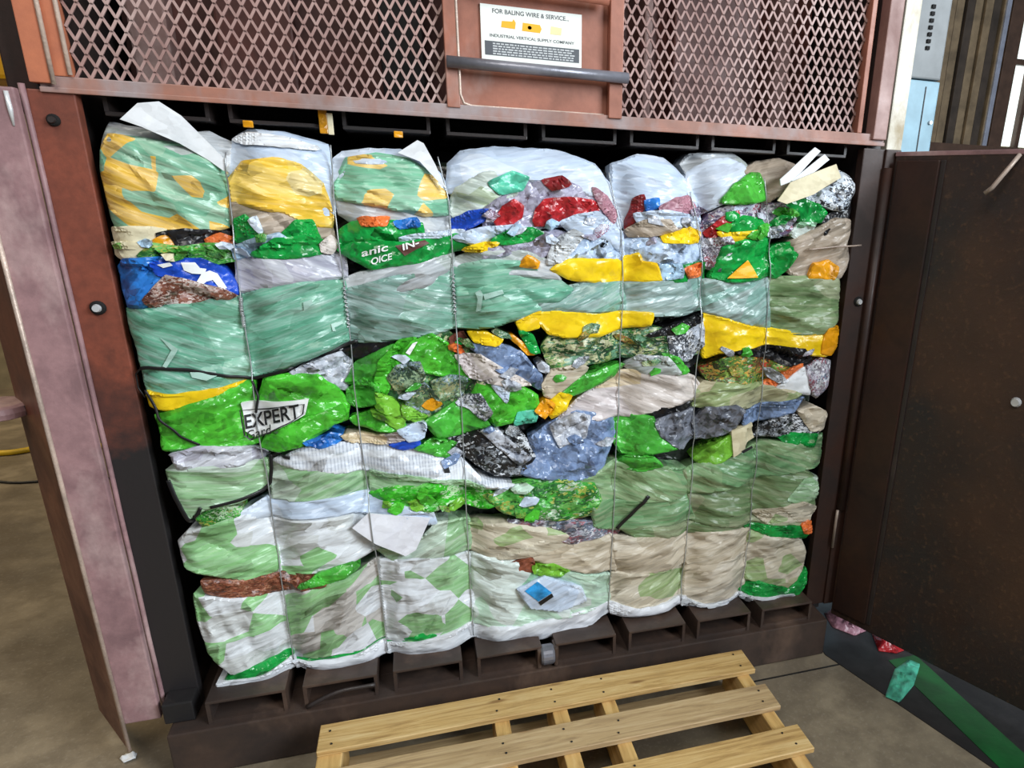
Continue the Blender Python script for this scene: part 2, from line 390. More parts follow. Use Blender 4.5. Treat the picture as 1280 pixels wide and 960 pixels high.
# ribbed siding and the window at the upper right, seen over the open baler door
def wx(px, py): return on_y(px, py, WY-.05)
a = wx(1168, 179); zs = a[2]
x_l = wx(1175, 100)[0]; x_r = wx(1240, 100)[0]
pw = .105; k = 0; x = x_l-.15
while x < x_r+.05:
    box('siding_panel', (x, x+pw*.8, WY-.05-(.02 if k % 2 else 0), WY, zs, 4.3), 'siding_beige' if k % 3 else 'siding_dark', wl, .004); x += pw; k += 1
wn = empty('window_1', (0, 0, 0)); tag(wn, 'bright daylight window in brown frame beyond the open door', 'window', kind='structure')
wxl = wx(1256, 120)[0]
box('window_sill', (x_l-.2, 9, WY-.14, WY, zs-.16, zs), 'frame_brown', wn, .004)
box('window_pane', (wxl+.1, wxl+2.4, WY-.03, WY-.01, zs+.02, 4.2), 'window_daylight', wn, 0)
for xx, ww, mm in ((wxl-.13, .16, 'frame_brown'), (wxl-.2, .05, 'frame_silver'), (wxl+.2, .05, 'frame_brown'), (wxl+.62, .07, 'frame_brown'), (wxl+1.3, .07, 'frame_brown')):
    box('window_mullion', (xx, xx+ww, WY-.09, WY-.02, zs, 4.2), mm, wn, .004)
box('window_rail', (wxl, wxl+2.4, WY-.08, WY-.03, zs+.75, zs+.8), 'frame_brown', wn, .004)
# electrical cabinet
ca = on_y(1147, 100, .55); cb = on_y(1176, 100, .55)
cab = empty('electrical_cabinet', ((ca[0]+cb[0])/2, .55, 0)); tag(cab, 'tall pale blue and grey steel electrical cabinet standing behind the baler door', 'cabinet')
hw = (cb[0]-ca[0])/2
box('body', (-hw-.3, hw, 0, .35, 0, 1.92), 'cabinet_blue', cab, .006)
box('upper_box', (-hw-.3, hw, .002, .35, 1.925, 2.7), 'cabinet_grey', cab, .006)
for i in range(7): box('vent_slot', (-hw+.015, -hw+.03, -.004, .004, 2.02+i*.022, 2.032+i*.022), 'black_hole', cab, 0)
box('door_edge', (-hw+.04, -hw+.043, -.003, .002, .1, 1.9), 'steel_dark', cab, 0)
lathe('latch', [(.007, -.008), (.008, 0)], 'bright_metal_or_glint', cab, (hw-.02, 0, 1.78), 12, 'Y')
# cables on the far floor, left
def floor_cable(name, px, r, mat, label):
    pts = [on_z(x, y, 0) for x, y in px]; n = 14; P = []
    for i in range(n+1):
        t = i/n*(len(pts)-1); j = min(int(t), len(pts)-2); q = pts[j]+(pts[j+1]-pts[j])*(t-j); P.append((q[0], q[1]+.01*math.sin(i*1.3), r))
    tag(tube(name, P, r, mat), label, 'cable')
floor_cable('yellow_cable', [(-400, 590), (-60, 572), (0, 570), (42, 565), (160, 558)], .016, 'cord_yellow', 'yellow cable lying on the floor left of the baler')
floor_cable('black_cable', [(-400, 615), (-60, 604), (0, 604), (50, 604), (170, 596)], .007, 'cord_black', 'thin dark cable on the floor left of the baler, nearer than the yellow one')

# ------------------------------------------------------------------ baler
P_ = .2286
bal = empty('baler', (0, .4, 0)); tag(bal, 'old reddish brown steel baling press with open chamber and mesh gate', 'baler')
BO = Vector((0, .4, 0))
def B(o):                       # mesh built in world space, parented to the baler's base
    o.parent = bal; o.matrix_parent_inverse = Matrix.Translation(-BO); return o
def BP(o, parent):              # sub-part
    o.parent = parent; return o
# body shell
B(box('chamber_back', (-1.0, 1.0, .86, .9, .0, 2.6), 'steel_black', None))
B(box('chamber_side', (-1.0, -.95, .02, .86, .1, 2.6), 'steel_dark', None))
B(box('chamber_side', (.95, 1.0, .02, .86, .1, 2.6), 'steel_dark', None))
B(box('ram_plate', (-.93, .93, .36, .4, 1.66, 2.6), 'ram_paint', None))
for x0, x1, mm in ((-.9, -.82, 'mesh_metal'), (-.72, -.55, 'ram_paint'), (-.35, -.24, 'steel_black'), (.36, .385, 'mesh_metal'), (.45, .72, 'ram_paint'), (.78, .83, 'mesh_metal')):
    B(box('ram_rib', (x0, x1, .29, .36, 1.68, 2.5), mm, None, .006))
# posts
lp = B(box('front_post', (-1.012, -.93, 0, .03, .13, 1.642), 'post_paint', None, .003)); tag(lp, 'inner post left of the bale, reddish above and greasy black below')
def hole(x, z, y=-.006, mat='bright_metal_or_glint', r=.009):
    o = B(lathe('bolt_hole', [(r*1.7, .004), (r*1.7, 0), (r*1.35, -.004)], 'black_hole', None, (x, y, z), 16, 'Y')); 
    BP(lathe('bolt_or_light_dot', [(r, 0), (r*.8, -.007)], mat, None, (x, y-.004, z), 12, 'Y'), o)  # bright disc paints the light seen through the hole
q = on_y(122, 385, -.006); hole(q[0], q[2]); q = on_y(66, 150, -.004); hole(q[0], q[2], -.003, 'steel_dark', .007)
B(tube('weld_bead', [(-1.014, -.003+.001*math.sin(i), .15+i*.05) for i in range(31)], .006, 'paint_mauve'))
mp = B(box('post_face', (-1.10, -1.016, -.032, -.012, .142, 1.64), 'paint_mauve', None, .004)); tag(mp, 'scuffed mauve painted face of the left post')
B(tube('edge_bead', [(-1.1, -.034, .06), (-1.1, -.034, 1.0), (-1.1, -.034, 1.64)], .005, 'weld'))
wv = [(-1.096, -.034), (-1.106, -.026), (-1.236, .165), (-1.226, .172)]
mesh = [(x, y, z) for z in (.055, 1.64) for x, y in wv]
wg = B(mesh_obj('wing_plate', mesh, [(0, 1, 2, 3)[::-1], (4, 5, 6, 7), (0, 1, 5, 4), (1, 2, 6, 5), (2, 3, 7, 6), (3, 0, 4, 7)], 'paint_wing')); tag(wg, 'dark reddish side plate of the left post')
B(tube('post_highlight', [(-1.03, -.032, 1.57), (-1.029, -.033, 1.6), (-1.03, -.032, 1.632)], [.002, .0045, .004], 'bright_metal_or_glint'))  # pale sliver painted as a highlight on the post face
lug = on_y(-6, 512, .12)
B(lathe('latch_lug', [(.058, -.016), (.068, -.012), (.07, 0), (.068, .012), (.058, .016)], 'paint_mauve', None, (lug[0], .12, lug[2]), 28))
B(box('lug_arm', (lug[0], -1.19, .1, .14, lug[2]-.012, lug[2]+.012), 'steel_dark', None, .003))
rp = B(box('front_post', (.93, 1.012, 0, .03, .13, 1.63), 'paint_darkbrown', None, .003)); tag(rp, 'dark brown post right of the bale')
q = on_y(1073, 377, -.002); hole(q[0], q[2], -.002)
B(box('hinge_gap_filler', (1.0, 1.052, -.008, .09, .13, 1.63), 'paint_darkbrown', None, .004))  # added dark strip closing the hinge gap so nothing bright shows through
# base
sill = B(boxes('sill', [(-.985, .952, -.105, .0, 0.002, .139), (-.96, .95, 0, .86, .002, .137)], 'steel_sill', None, .004)); tag(sill, 'dark greasy steel sill under the bale')
B(box('post_foot', (-1.0, -.93, -.06, -.002, .141, .2), 'steel_black', None, .004))
for k in range(8):
    c = (k-3.5)*P_; h = .0935; bm = bmesh.new(); y0 = -.088; t = .009
    add_box(bm, c-h, c+h, y0, .8, .139+.062, .139+.070, .002)
    add_box(bm, c-h, c-h+t, y0+.001, .8, .139, .2009, 0); add_box(bm, c+h-t, c+h, y0+.001, .8, .139, .2009, 0)
    add_box(bm, c-h+t, c+h-t, y0+.004, .8, .139, .148, 0)
    B(bm_obj('floor_channel', bm, 'steel_sill')) 
cl = B(box('hinge_lug', (-.036, -.024, -.1, -.055, .14, .205), 'steel_sill', None, .005)); B(box('hinge_lug', (.014, .026, -.1, -.055, .14, .205), 'steel_sill', None, .005))
BP(lathe('hinge_roller', [(.026, -.02), (.03, -.014), (.03, .014), (.026, .02)], 'steel_rod', None, (-.005, -.085, .178), 20, 'X'), cl)
B(tube('bent_rod', [(-.66+i*.016, -.094, .146+.035*math.sin(min(1, i/7)*1.57)-.0*i) for i in range(12)], .006, 'steel_dark'))
# platen
pl = B(box('platen', (-.925, .925, .06, .85, 1.645, 1.662), 'steel_black', None))
for k in range(8):
    c = (k-3.5)*P_; h = .096; y0 = .034; bm = bmesh.new(); zb, zt = 1.603, 1.652
    add_box(bm, c-h, c+h, y0, .8, zb, zb+.008, .0015); add_box(bm, c-h, c-h+.008, y0, .8, zb+.008, zt, 0); add_box(bm, c+h-.008, c+h, y0, .8, zb+.008, zt, 0)
    o = B(bm_obj('platen_channel', bm, 'steel_dark')); tag(o)
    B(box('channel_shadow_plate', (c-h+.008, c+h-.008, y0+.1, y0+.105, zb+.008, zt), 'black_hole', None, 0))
for px, py, ww, hh, mm in ((404, 152, .012, .05, 'amber'), (413, 155, .006, .045, 'card_beige'), (498, 168, .014, .014, 'amber'), (310, 155, .014, .014, 'amber')):
    q = on_y(px, py, .025); B(box('film_scrap', (q[0]-ww/2-.003, q[0]+ww/2+.003, .022, .03, q[2]-hh/2, q[2]+hh/2), mm, None, .002))
q = on_y(13, 100, .3); tag(B(box('guard_box', (q[0]-.5, q[0], .3, .7, q[2], 2.6), 'yellow_paint', None, .01)), 'yellow painted guard box')
B(box('side_frame', (-1.06, -.99, .05, .3, 1.6, 2.6), 'paint_darkbrown', None, .004))
# gate
ZG = 1.641; ZT = 2.42
gate = B(boxes('gate', [(-.985, .992, 0, .03, ZG, ZG+.027), (-.985, .992, -.006, 0.0, ZG-.004, ZG+.006)], 'paint_rail', None, .002)); tag(gate, 'upper gate rail with worn lower edge')
def G(o): o.parent = gate; return o
G(boxes('stile', [(-.997, -.958, -.012, .03, ZG+.012, ZT), (-.958, -.93, -.002, .03, ZG+.027, ZT)], 'paint_orange', None, .002))
G(tube('weld_bead', [(-.957, -.012, ZG+.01), (-.957, -.012, 1.9), (-.957, -.012, ZT)], .0045, 'weld'))
G(tube('weld_bead', [(-.93, -.003, ZG+.03), (-.93, -.003, 1.9), (-.93, -.003, ZT)], .0045, 'weld'))
G(boxes('stile', [(.948, .992, -.01, .03, ZG+.012, ZT)], 'mesh_metal', None, .003))
G(box('stile_web', (.90, .915, .0, .03, ZG+.027, ZT), 'paint_brown', None, .002))
G(boxes('center_panel', [(-.207, -.178, -.004, .03, ZG+.02, ZT), (-.178, .178, .016, .03, ZG+.02, ZT), (.178, .212, -.006, .03, ZG+.02, ZT)], 'paint_brown', None, .002))
G(tube('weld_bead', [(-.178, -.003, ZT), (-.178, -.003, 1.9), (-.177, -.003, 1.69), (-.17, -.001, 1.672), (-.15, .012, 1.668), (.17, .012, 1.668)], .0032, 'weld'))
G(tube('grab_bar', [(-.205, -.016, 1.7535), (.0, -.016, 1.7525), (.222, -.016, 1.7515)], .0125, 'steel_rod', None, 12))
G(tube('grab_bar', [(-.16, -.016, 1.916), (.0, -.016, 1.914), (.17, -.016, 1.912)], .0115, 'paint_brown', None, 12))
def expanded(x0, x1, z0, z1, W=.0254, H=.046):
    V = []; Fc = []; nx = int((x1-x0)/(W/2))+1; nz = int((z1-z0)/(H/2))+1
    def seg(a, b):
        d = (b[0]-a[0], b[1]-a[1]); L = math.hypot(*d); nx_, nz_ = -d[1]/L*.0026, d[0]/L*.0026; i = len(V)
        for p, yy in ((a, .016), (b, .020)):
            for sx in (-1, 1):
                for y in (yy, yy+.0035): V.append((p[0]+nx_*sx, y, p[1]+nz_*sx))
        Fc.extend([(i, i+1, i+5, i+4), (i+2, i+6, i+7, i+3), (i, i+4, i+6, i+2), (i+1, i+3, i+7, i+5)])
    for i in range(nx):
        for j in range(nz):
            if (i+j) % 2 == 0:
                a = (x0+i*W/2, z0+j*H/2)
                for di, dj in ((1, 1), (-1, 1)):
                    if 0 <= i+di <= nx: seg(a, (x0+(i+di)*W/2, z0+(j+dj)*H/2))
    return V, Fc
for x0, x1 in ((-.928, -.205), (.212, .905)):
    V, Fc = expanded(x0, x1, ZG+.027, ZT-.05); o = G(mesh_obj('expanded_mesh', V, Fc, 'mesh_metal')); tag(o, 'diamond expanded metal mesh', kind='stuff')
# peeling pale side beam right of the gate
q0 = on_y(1113, 150, .1); q1 = on_y(1132, 150, .1)
sb = B(box('side_beam', (q0[0], q1[0], .1, .3, 1.6, 2.7), 'paint_pale', None, .004)); tag(sb, 'peeling white and yellow painted beam')
# open chamber door on the right
DA = -1.1325; dn = empty('door_tmp')
bpy.data.objects.remove(dn)
DM = Matrix.Translation((1.03, -.012, 0)) @ Matrix.Rotation(DA, 4, 'Z')     # local x along the door, local -y towards the bale side
def D(o, par=None):
    o.data.transform(DM)
    if par: o.parent = par
    else: B(o)
    return o
door = D(box('chamber_door', (0, 1.95, 0, .045, .09, 1.62), 'door_plate', None, .004)); tag(door, 'black and rusty inner face of the open chamber door')
D(box('door_strip', (.012, .135, -.012, 0, .12, 1.6), 'paint_darkbrown', None, .003), door)
D(box('door_strip', (.135, .15, -.005, 0, .12, 1.6), 'steel_dark', None, .002), door)
D(tube('hinge_tube', [(-.012, -.014, .5), (-.012, -.014, 1.0), (-.012, -.014, 1.58)], .014, 'paint_darkbrown', None, 10), door)
D(tube('hinge_pin', [(-.012, -.03, .36), (-.012, -.03, .46), (-.012, -.028, .5)], .005, 'rod_tip', None, 8), door)
D(tube('hook_rod', [(.335, -.006, 1.61), (.325, -.03, 1.58), (.30, -.05, 1.53), (.285, -.055, 1.515)], .006, 'rod_tip', None, 8), door)
D(tube('weld_scar', [(.385, -.004, 1.575), (.383, -.004, 1.55)], .006, 'rod_tip', None, 8), door)
D(lathe('bolt_or_light_dot', [(.014, 0), (.01, -.01)], 'bright_metal_or_glint', None, (.447, 0, .985), 12, 'Y'), door)
D(box('door_top_edge', (0, 1.95, -.002, .047, 1.612, 1.624), 'paint_mauve', None, .002), door)

# sign on the gate
SQ = [on_y(x, y, .012) for x, y in ((602, 2), (729, 17), (727, 87), (604, 75))]
sx0, sx1 = -.124, .112; sz0, sz1 = 1.765, 1.882
sg = empty('service_sign', (0, .014, sz0)); tag(sg, 'white notice about baling wire and service on the gate panel', 'sign')
def S(o): o.parent = sg; o.matrix_parent_inverse = Matrix.Translation((0, -.014, -sz0)); return o
S(box('sign_board', (sx0, sx1, .0105, .0155, sz0, sz1), 'sign_white', None, .0006))
S(box('fine_print_block', (sx0+.008, sx1-.006, .0098, .0106, sz0+.014, sz0+.043), 'ink_grey', None, 0))
def text_mesh(body, size, bold=False):
    cu = bpy.data.curves.new('txt', 'FONT'); cu.body = body; cu.size = size; cu.align_x = 'CENTER'
    if bold: cu.offset = size*.018
    o = bpy.data.objects.new('txt', cu); COL.objects.link(o)
    bpy.context.view_layer.update()
    me = bpy.data.meshes.new_from_object(o.evaluated_get(bpy.context.evaluated_depsgraph_get()))
    bpy.data.objects.remove(o); vs_ = [v.co.copy() for v in me.vertices]; fs = [tuple(p.vertices) for p in me.polygons]; return vs_, fs
def sign_text(body, size, cx, z, mat, wid, bold=True):
    vs_, fs = text_mesh(body, size, bold); w_ = max(v.x for v in vs_)-min(v.x for v in vs_); k = wid/w_; xc = (max(v.x for v in vs_)+min(v.x for v in vs_))/2
    S(mesh_obj('lettering', [(cx+(v.x-xc)*k, .0101, z+v.y) for v in vs_], fs, mat))
sign_text('FOR BALING WIRE & SERVICE...', .0125, -.008, sz1-.0165, 'ink_grey', .178)
sign_text('INDUSTRIAL VERTICAL SUPPLY COMPANY', .0085, -.005, sz0+.052, 'ink_grey', .198)
def sign_poly(pts, mat, name): S(mesh_obj(name, [(x, .0101, z) for x, z in pts], [tuple(range(len(pts)))], mat))
zc = sz1-.036
sign_poly([(-.078, zc-.008), (-.046, zc-.009), (-.044, zc+.004), (-.049, zc+.011), (-.052, zc+.006), (-.076, zc+.005)], 'ink_yellow', 'logo_mark')
sign_poly([(-.03, zc-.011), (.012, zc-.012), (.016, zc-.003), (.012, zc+.005), (-.028, zc+.006)], 'ink_yellow', 'logo_mark')
sign_poly([(-.012+.005*math.cos(a*.785), zc-.003+.004*math.sin(a*.785)-.0) for a in range(8)], 'ink_paleyellow', 'logo_mark')
sign_poly([(.036, zc-.012), (.062, zc-.012), (.064, zc+.003), (.038, zc+.005)], 'ink_paleyellow', 'logo_mark')
rnd = random.Random(3); V = []; Fc = []
for r_ in range(5):
    x = sx0+.026; z = sz0+.0385-r_*.0052
    while x < sx1-.024:
        w_ = rnd.uniform(.004, .012); i = len(V); V += [(x, .0096, z-.0016), (x+w_, .0096, z-.0016), (x+w_, .0096, z+.0012), (x, .0096, z+.0012)]; Fc.append((i, i+1, i+2, i+3)); x += w_+.0022
S(mesh_obj('fine_print', V, Fc, 'ink_pale'))

# ------------------------------------------------------------------ the bale
bale = empty('plastic_bale', (0, .4, .21)); tag(bale, 'wire-tied bale of crushed plastic film and bags inside the baler', 'bale')
BI = Matrix.Translation((0, -.4, -.21))
def A(o): o.parent = bale; o.matrix_parent_inverse = BI; return o
WIRES = [-3, -2, -1, 1, 2, 3]
def wire_x(k, z): return WX[k](z)
WPX = {-3: [(278, 190), (281, 240), (288, 300), (293, 350), (300, 400), (311, 470), (319, 540), (330, 600), (341, 680), (352, 750), (365, 832)],
       -2: [(411, 180), (416, 260), (424, 320), (430, 370), (437, 430), (443, 500), (452, 570), (462, 640), (472, 720), (484, 822)],
       -1: [(548, 195), (562, 250), (566, 310), (568, 360), (572, 420), (577, 500), (580, 560), (584, 640), (588, 720), (593, 803)],
       1: [(766, 215), (781, 290), (783, 350), (780, 420), (778, 500), (774, 570), (772, 640), (768, 700), (764, 770)],
       2: [(868, 240), (881, 300), (882, 350), (880, 420), (874, 500), (872, 560), (868, 620), (862, 700), (856, 758)],
       3: [(962, 222), (968, 290), (968, 350), (963, 430), (958, 500), (952, 560), (946, 640), (938, 700), (930, 750)]}
def mk(k):
    pts = [on_y(x, y, -.03) for x, y in WPX[k]]; zz = np.array([p[2] for p in pts])[::-1]; xx = np.array([p[0] for p in pts])[::-1]
    return (lambda z: np.interp(z, zz, xx)), zz.min(), zz.max()
WX = {}; WZ = {}
for k in WIRES: WX[k], a_, b_ = mk(k); WZ[k] = (a_, b_)
def env(x, z):
    """front surface of the compressed stack: lobes between the wires, rounded at its rims"""
    d = np.full_like(x, 9.)
    for k in WIRES: d = np.minimum(d, np.abs(x-WX[k](z)))
    y = .012-.034*(1-np.exp(-(d/.045)**2))
    e = np.maximum(0, np.abs(x)-.86)/.07; y = y+.05*np.clip(e, 0, 1.6)**2
    e = np.maximum(0, z-1.50)/.08; y = y+.05*np.clip(e, 0, 1.3)**2
    e = np.maximum(0, .23-z)/.05; y = y+.02*np.clip(e, 0, 1.5)**2
    return y
def catmull(P, step):
    P = np.array(P); n = len(P); out = []
    for i in range(n):
        p0, p1, p2, p3 = P[i-1], P[i], P[(i+1) % n], P[(i+2) % n]; L = np.linalg.norm(p2-p1); m = max(1, int(round(L/step)))
        for j in range(m):
            t = j/m; q = .5*((2*p1)+(-p0+p2)*t+(2*p0-5*p1+4*p2-p3)*t*t+(-p0+3*p1-3*p2+p3)*t**3); lq = p1+(p2-p1)*t
            out.append(.06*q+.94*lq)
    return np.array(out)
def straight(P, step):
    P = np.array(P); n = len(P); out = []
    for i in range(n):
        p1, p2 = P[i], P[(i+1) % n]; m = max(1, int(round(np.linalg.norm(p2-p1)/step)))
        for j in range(m): out.append(p1+(p2-p1)*j/m)
    return np.array(out)
def inside(P, Q):
    x, y = Q[:, 0], Q[:, 1]; c = np.zeros(len(Q), bool); n = len(P)
    for i in range(n):
        x1, y1 = P[i]; x2, y2 = P[(i+1) % n]
        if y1 == y2: continue
        c ^= ((y1 > y) != (y2 > y)) & (x < (x2-x1)*(y-y1)/(y2-y1)+x1)
    return c
def dist(P, Q):
    a = P; b = np.roll(P, -1, 0); d = b-a; L2 = (d**2).sum(1)+1e-12
    r = np.full(len(Q), 9.)
    for i in range(len(P)):
        t = np.clip(((Q-a[i])@d[i])/L2[i], 0, 1); r = np.minimum(r, np.hypot(*(Q-(a[i]+t[:, None]*d[i])).T))
    return r
def nz(x, y, z): return noise.noise(Vector((x, y, z)))
FOLDS = {'film': ((.15, .05, .012, .15), (.10, .026, .006, -.3), (.05, .012, .002, .1)), 'crumple': ((.06, .03, .0105, .4), (.032, .018, .0055, -.6), (.018, .012, .0022, 1.2)), 'soft': ((.09, .04, .007, .2), (.045, .02, .0025, -.4))}
def facets(a, b, sa, sb_, ang, seed):
    """height field of flat facets with sharp folds between them (crushed sheet)"""
    r_ = np.random.RandomState(seed*13+int(sa*1e4)); ca, sn = math.cos(ang), math.sin(ang)
    u = (a*ca+b*sn)/sa; v = (-a*sn+b*ca)/sb_
    gu, gv = np.meshgrid(np.arange(math.floor(u.min())-2, u.max()+3), np.arange(math.floor(v.min())-2, v.max()+3))
    pu = (gu+r_.uniform(-.45, .45, gu.shape)).ravel(); pv = (gv+r_.uniform(-.45, .45, gv.shape)).ravel(); hh = r_.uniform(-1, 1, len(pu))
    vs_, es, fs, *_ = delaunay_2d_cdt([Vector((x, y)) for x, y in zip(pu, pv)], [], [], 0, 1e-7)
    if len(vs_) != len(pu): return np.zeros(len(a))
    bv = BVHTree.FromPolygons([(x, y, z) for x, y, z in zip(pu, pv, hh)], [tuple(f) for f in fs]); dn_ = Vector((0, 0, -1)); out = np.zeros(len(a))
    for i in range(len(a)):
        hit = bv.ray_cast(Vector((u[i], v[i], 5)), dn_, 20)[0]
        if hit is not None: out[i] = hit.z
    return out
HS = .006; HM = np.full((400, 320), 9.)
def hidx(Vx): return np.clip(((Vx[:, 0]+1.2)/HS).astype(int), 1, 398), np.clip((Vx[:, 1]/HS).astype(int), 1, 318)
SURF = []          # (verts, faces) of all front surfaces, for wires and straps
PATCH = {}
pid = 0
def patch(name, mat, px, lift=0., bulge=None, style='film', label=None, out=.005, key=None, tilt=0., step=None):
    """one crushed piece: outline from the photo laid on the bale's front, puffed out, wrinkled and given depth"""
    global pid; pid += 1; sd = pid*7.31
    pl_ = -.022-lift
    P = np.array([on_y(x, y, pl_)[[0, 2]] for x, y in px])
    ar = .5*np.sum(P[:, 0]*np.roll(P[:, 1], -1)-np.roll(P[:, 0], -1)*P[:, 1])
    if ar < 0: P = P[::-1]; ar = -ar
    c = P.mean(0); g = step or (.0052 if ar > .012 else .0046 if ar > .004 else .0038)
    if style == 'crumple': g = .0074 if ar > .006 else .006
    C = straight(P, g) if style in ('card', 'flat') else catmull(P, g)
    # outset along normals and ragged edge
    t = np.roll(C, -1, 0)-np.roll(C, 1, 0); nrm = np.stack([t[:, 1], -t[:, 0]], 1); nrm /= np.linalg.norm(nrm, axis=1)[:, None]+1e-9
    jit = 0 if style in ('card', 'flat') else .0022
    C = C+nrm*(out+np.array([jit*nz(q[0]*45+sd, q[1]*45, sd) for q in C]))[:, None]
    mn, mx = C.min(0), C.max(0)
    gx, gz = np.meshgrid(np.arange(mn[0], mx[0], g), np.arange(mn[1], mx[1], g*.87)); gx[1::2] += g/2
    Q = np.stack([gx.ravel(), gz.ravel()], 1); Q = Q[inside(C, Q)]
    if len(Q): Q = Q[dist(C, Q) > g*.55]
    if style == 'crumple' and len(Q):
        rs = np.random.RandomState(pid); Q = Q+rs.uniform(-.42, .42, Q.shape)*g; Q = Q[inside(C, Q)]; Q = Q[dist(C, Q) > g*.35] if len(Q) else Q
    n = len(C); pts = [Vector(q) for q in C]+[Vector(q) for q in Q]
    vs_, es, fs, ov, oe, of = delaunay_2d_cdt(pts, [], [list(range(n))], 1, 1e-6)
    Vx = np.array([[v.x, v.y] for v in vs_]); d = dist(C, Vx); inr = max(d.max(), 1e-4)
    # principal axis for the folds
    u_, s_, vt = np.linalg.svd(P-c, full_matrices=False); ax = vt[0]; ay = np.array([-ax[1], ax[0]])
    a = (Vx-c)@ax; b = (Vx-c)@ay
    if bulge is None: bulge = min(.0065, .0015+.08*inr)
    wdt = min(inr, .006); tt = np.clip(d/wdt, 0, 1); h = bulge*np.sqrt(np.maximum(0, 1-(1-tt)**2))
    wr = np.zeros(len(Vx))
    if style in FOLDS:
        for sa, sb_, am, ang in FOLDS[style]: wr = wr+am*facets(a, b, sa, sb_, ang+.28*math.sin(pid*2.3), pid)
        if style == 'crumple': wr = wr+.0006*np.random.RandomState(pid+500).uniform(-1, 1, len(Vx))
        wr = wr+.003*np.array([nz(q[0]*7+sd, q[1]*7, sd) for q in Vx])
    amp = np.clip(d/.010, .3, 1)*min(1., .5+inr/.03)
    y = env(Vx[:, 0], Vx[:, 1])-lift-h-wr*amp
    if style == 'flat':
        bv_ = BVHTree.FromPolygons([v for S_ in SURF for v in S_[0]], [tuple(i+o_ for i in f) for S_, o_ in zip(SURF, np.cumsum([0]+[len(S_[0]) for S_ in SURF[:-1]]).tolist()) for f in S_[1]])
        yy = []
        for q in Vx:
            hits = [bv_.ray_cast(Vector((q[0]+dx_, -1, q[1]+dz_)), Vector((0, 1, 0)), 2)[0] for dx_ in (-.01, 0, .01) for dz_ in (-.01, 0, .01)]
            hits = [h_.y for h_ in hits if h_ is not None]; yy.append(.5*min(hits)+.5*sum(hits)/len(hits) if hits else 0.)
        yy = np.array(yy); ym = np.array([min(yy[i], np.mean(yy[np.hypot(*(Vx-Vx[i]).T) < .02])) for i in range(len(Vx))]); y = ym-.005
    if style == 'card': y = np.full(len(Vx), float(np.mean(env(Vx[:, 0], Vx[:, 1])))-lift-bulge)-tilt*(Vx[:, 1]-c[1])+.003*np.sin(a*30)
    ix, iz = hidx(Vx)
    if lift > .004 and ar < .012 and style not in ('card', 'flat'):      # small pieces lie on what is under them
        hu = np.minimum.reduce([HM[ix+i_, iz+j_] for i_, j_ in ((0, 0), (1, 0), (-1, 0), (0, 1), (0, -1))]); y = np.minimum(y, hu-.0022-.5*h)
    if style not in ('card', 'flat'): np.minimum.at(HM, (ix, iz), y)
    V = [(Vx[i, 0], y[i], Vx[i, 1]) for i in range(len(Vx))]; Fc = [tuple(f) for f in fs]
    # boundary loop -> skirt going back into the bale
    cnt = {}
    for f in Fc:
        for i in range(len(f)):
            e = (f[i], f[(i+1) % len(f)]); cnt[e] = 1
    be = [e for e in cnt if (e[1], e[0]) not in cnt]; nx = dict(be); dep = .004 if style == 'card' else .07
    bk = {}
    for e in be:
        i = e[0]; q = Vx[i]; q2 = q+(c-q)*.06; bk[i] = len(V); V.append((q2[0] if style != 'card' else q[0], (y[i]+dep), q2[1] if style != 'card' else q[1]))
    for e in be:
        if e[1] in bk: Fc.append((e[1], e[0], bk[e[0]], bk[e[1]]))
    st = be[0][0]; loop = [st]; cur = nx[st]
    while cur != st and len(loop) <= len(be): loop.append(cur); cur = nx.get(cur, st)
    if len(loop) == len(be): Fc.append(tuple(bk[i] for i in loop))
    o = A(mesh_obj(name, V, Fc, mat, None, True))
    bm = bmesh.new(); bm.from_mesh(o.data); bmesh.ops.recalc_face_normals(bm, faces=bm.faces); bm.to_mesh(o.data); bm.free()
    o.data.set_sharp_from_angle(angle=math.radians(24))
    if label: o['label'] = label
    SURF.append((V[:len(Vx)], [tuple(f) for f in fs]))
    if key: PATCH[key] = (o, BVHTree.FromPolygons(V[:len(Vx)], [tuple(f) for f in fs]))
    return o
def decal(name, key, mat, verts_px, faces, off=.0022):
    """flat print laid on a piece: pixel outline dropped onto the piece's surface"""
    o, bv = PATCH[key]; V = []
    yl = -.06
    for x, y in verts_px:
        p = on_y(x, y, -.05); hit = None
        d = Vector(ray(x, y)).normalized(); hit = bv.ray_cast(Vector(CAM), d, 5)[0]
        if hit is not None: yl = hit.y; V.append(hit-d*off)
        else: q = on_y(x, y, yl-off); V.append(q)
    return mesh_obj(name, V, faces, mat, o)
def decal_poly(name, key, mat, px, off=.0022):
    C = straight(np.array(px, float), 2.5); mn, mx = C.min(0), C.max(0); gx, gy = np.meshgrid(np.arange(mn[0], mx[0], 2.5), np.arange(mn[1], mx[1], 2.5)); Q = np.stack([gx.ravel(), gy.ravel()], 1)
    Q = Q[inside(C, Q)]; Q = Q[dist(C, Q) > 1.] if len(Q) else Q
    vs_, es, fs, *_ = delaunay_2d_cdt([Vector(q) for q in C]+[Vector(q) for q in Q], [], [list(range(len(C)))], 1, 1e-6)
    return decal(name, key, mat, [(v.x, v.y) for v in vs_], [tuple(f) for f in fs], off)
def decal_text(key, body, mat, origin, right, up, size=1, bold=True):
    vs_, fs = text_mesh(body, 1, bold); x0 = min(v.x for v in vs_); x1 = max(v.x for v in vs_)
    V = []
    for v in vs_:
        s = (v.x-x0)/(x1-x0); V.append((origin[0]+right[0]*s+up[0]*v.y/.7, origin[1]+right[1]*s+up[1]*v.y/.7))
    return decal('lettering', key, mat, V, fs, .005)

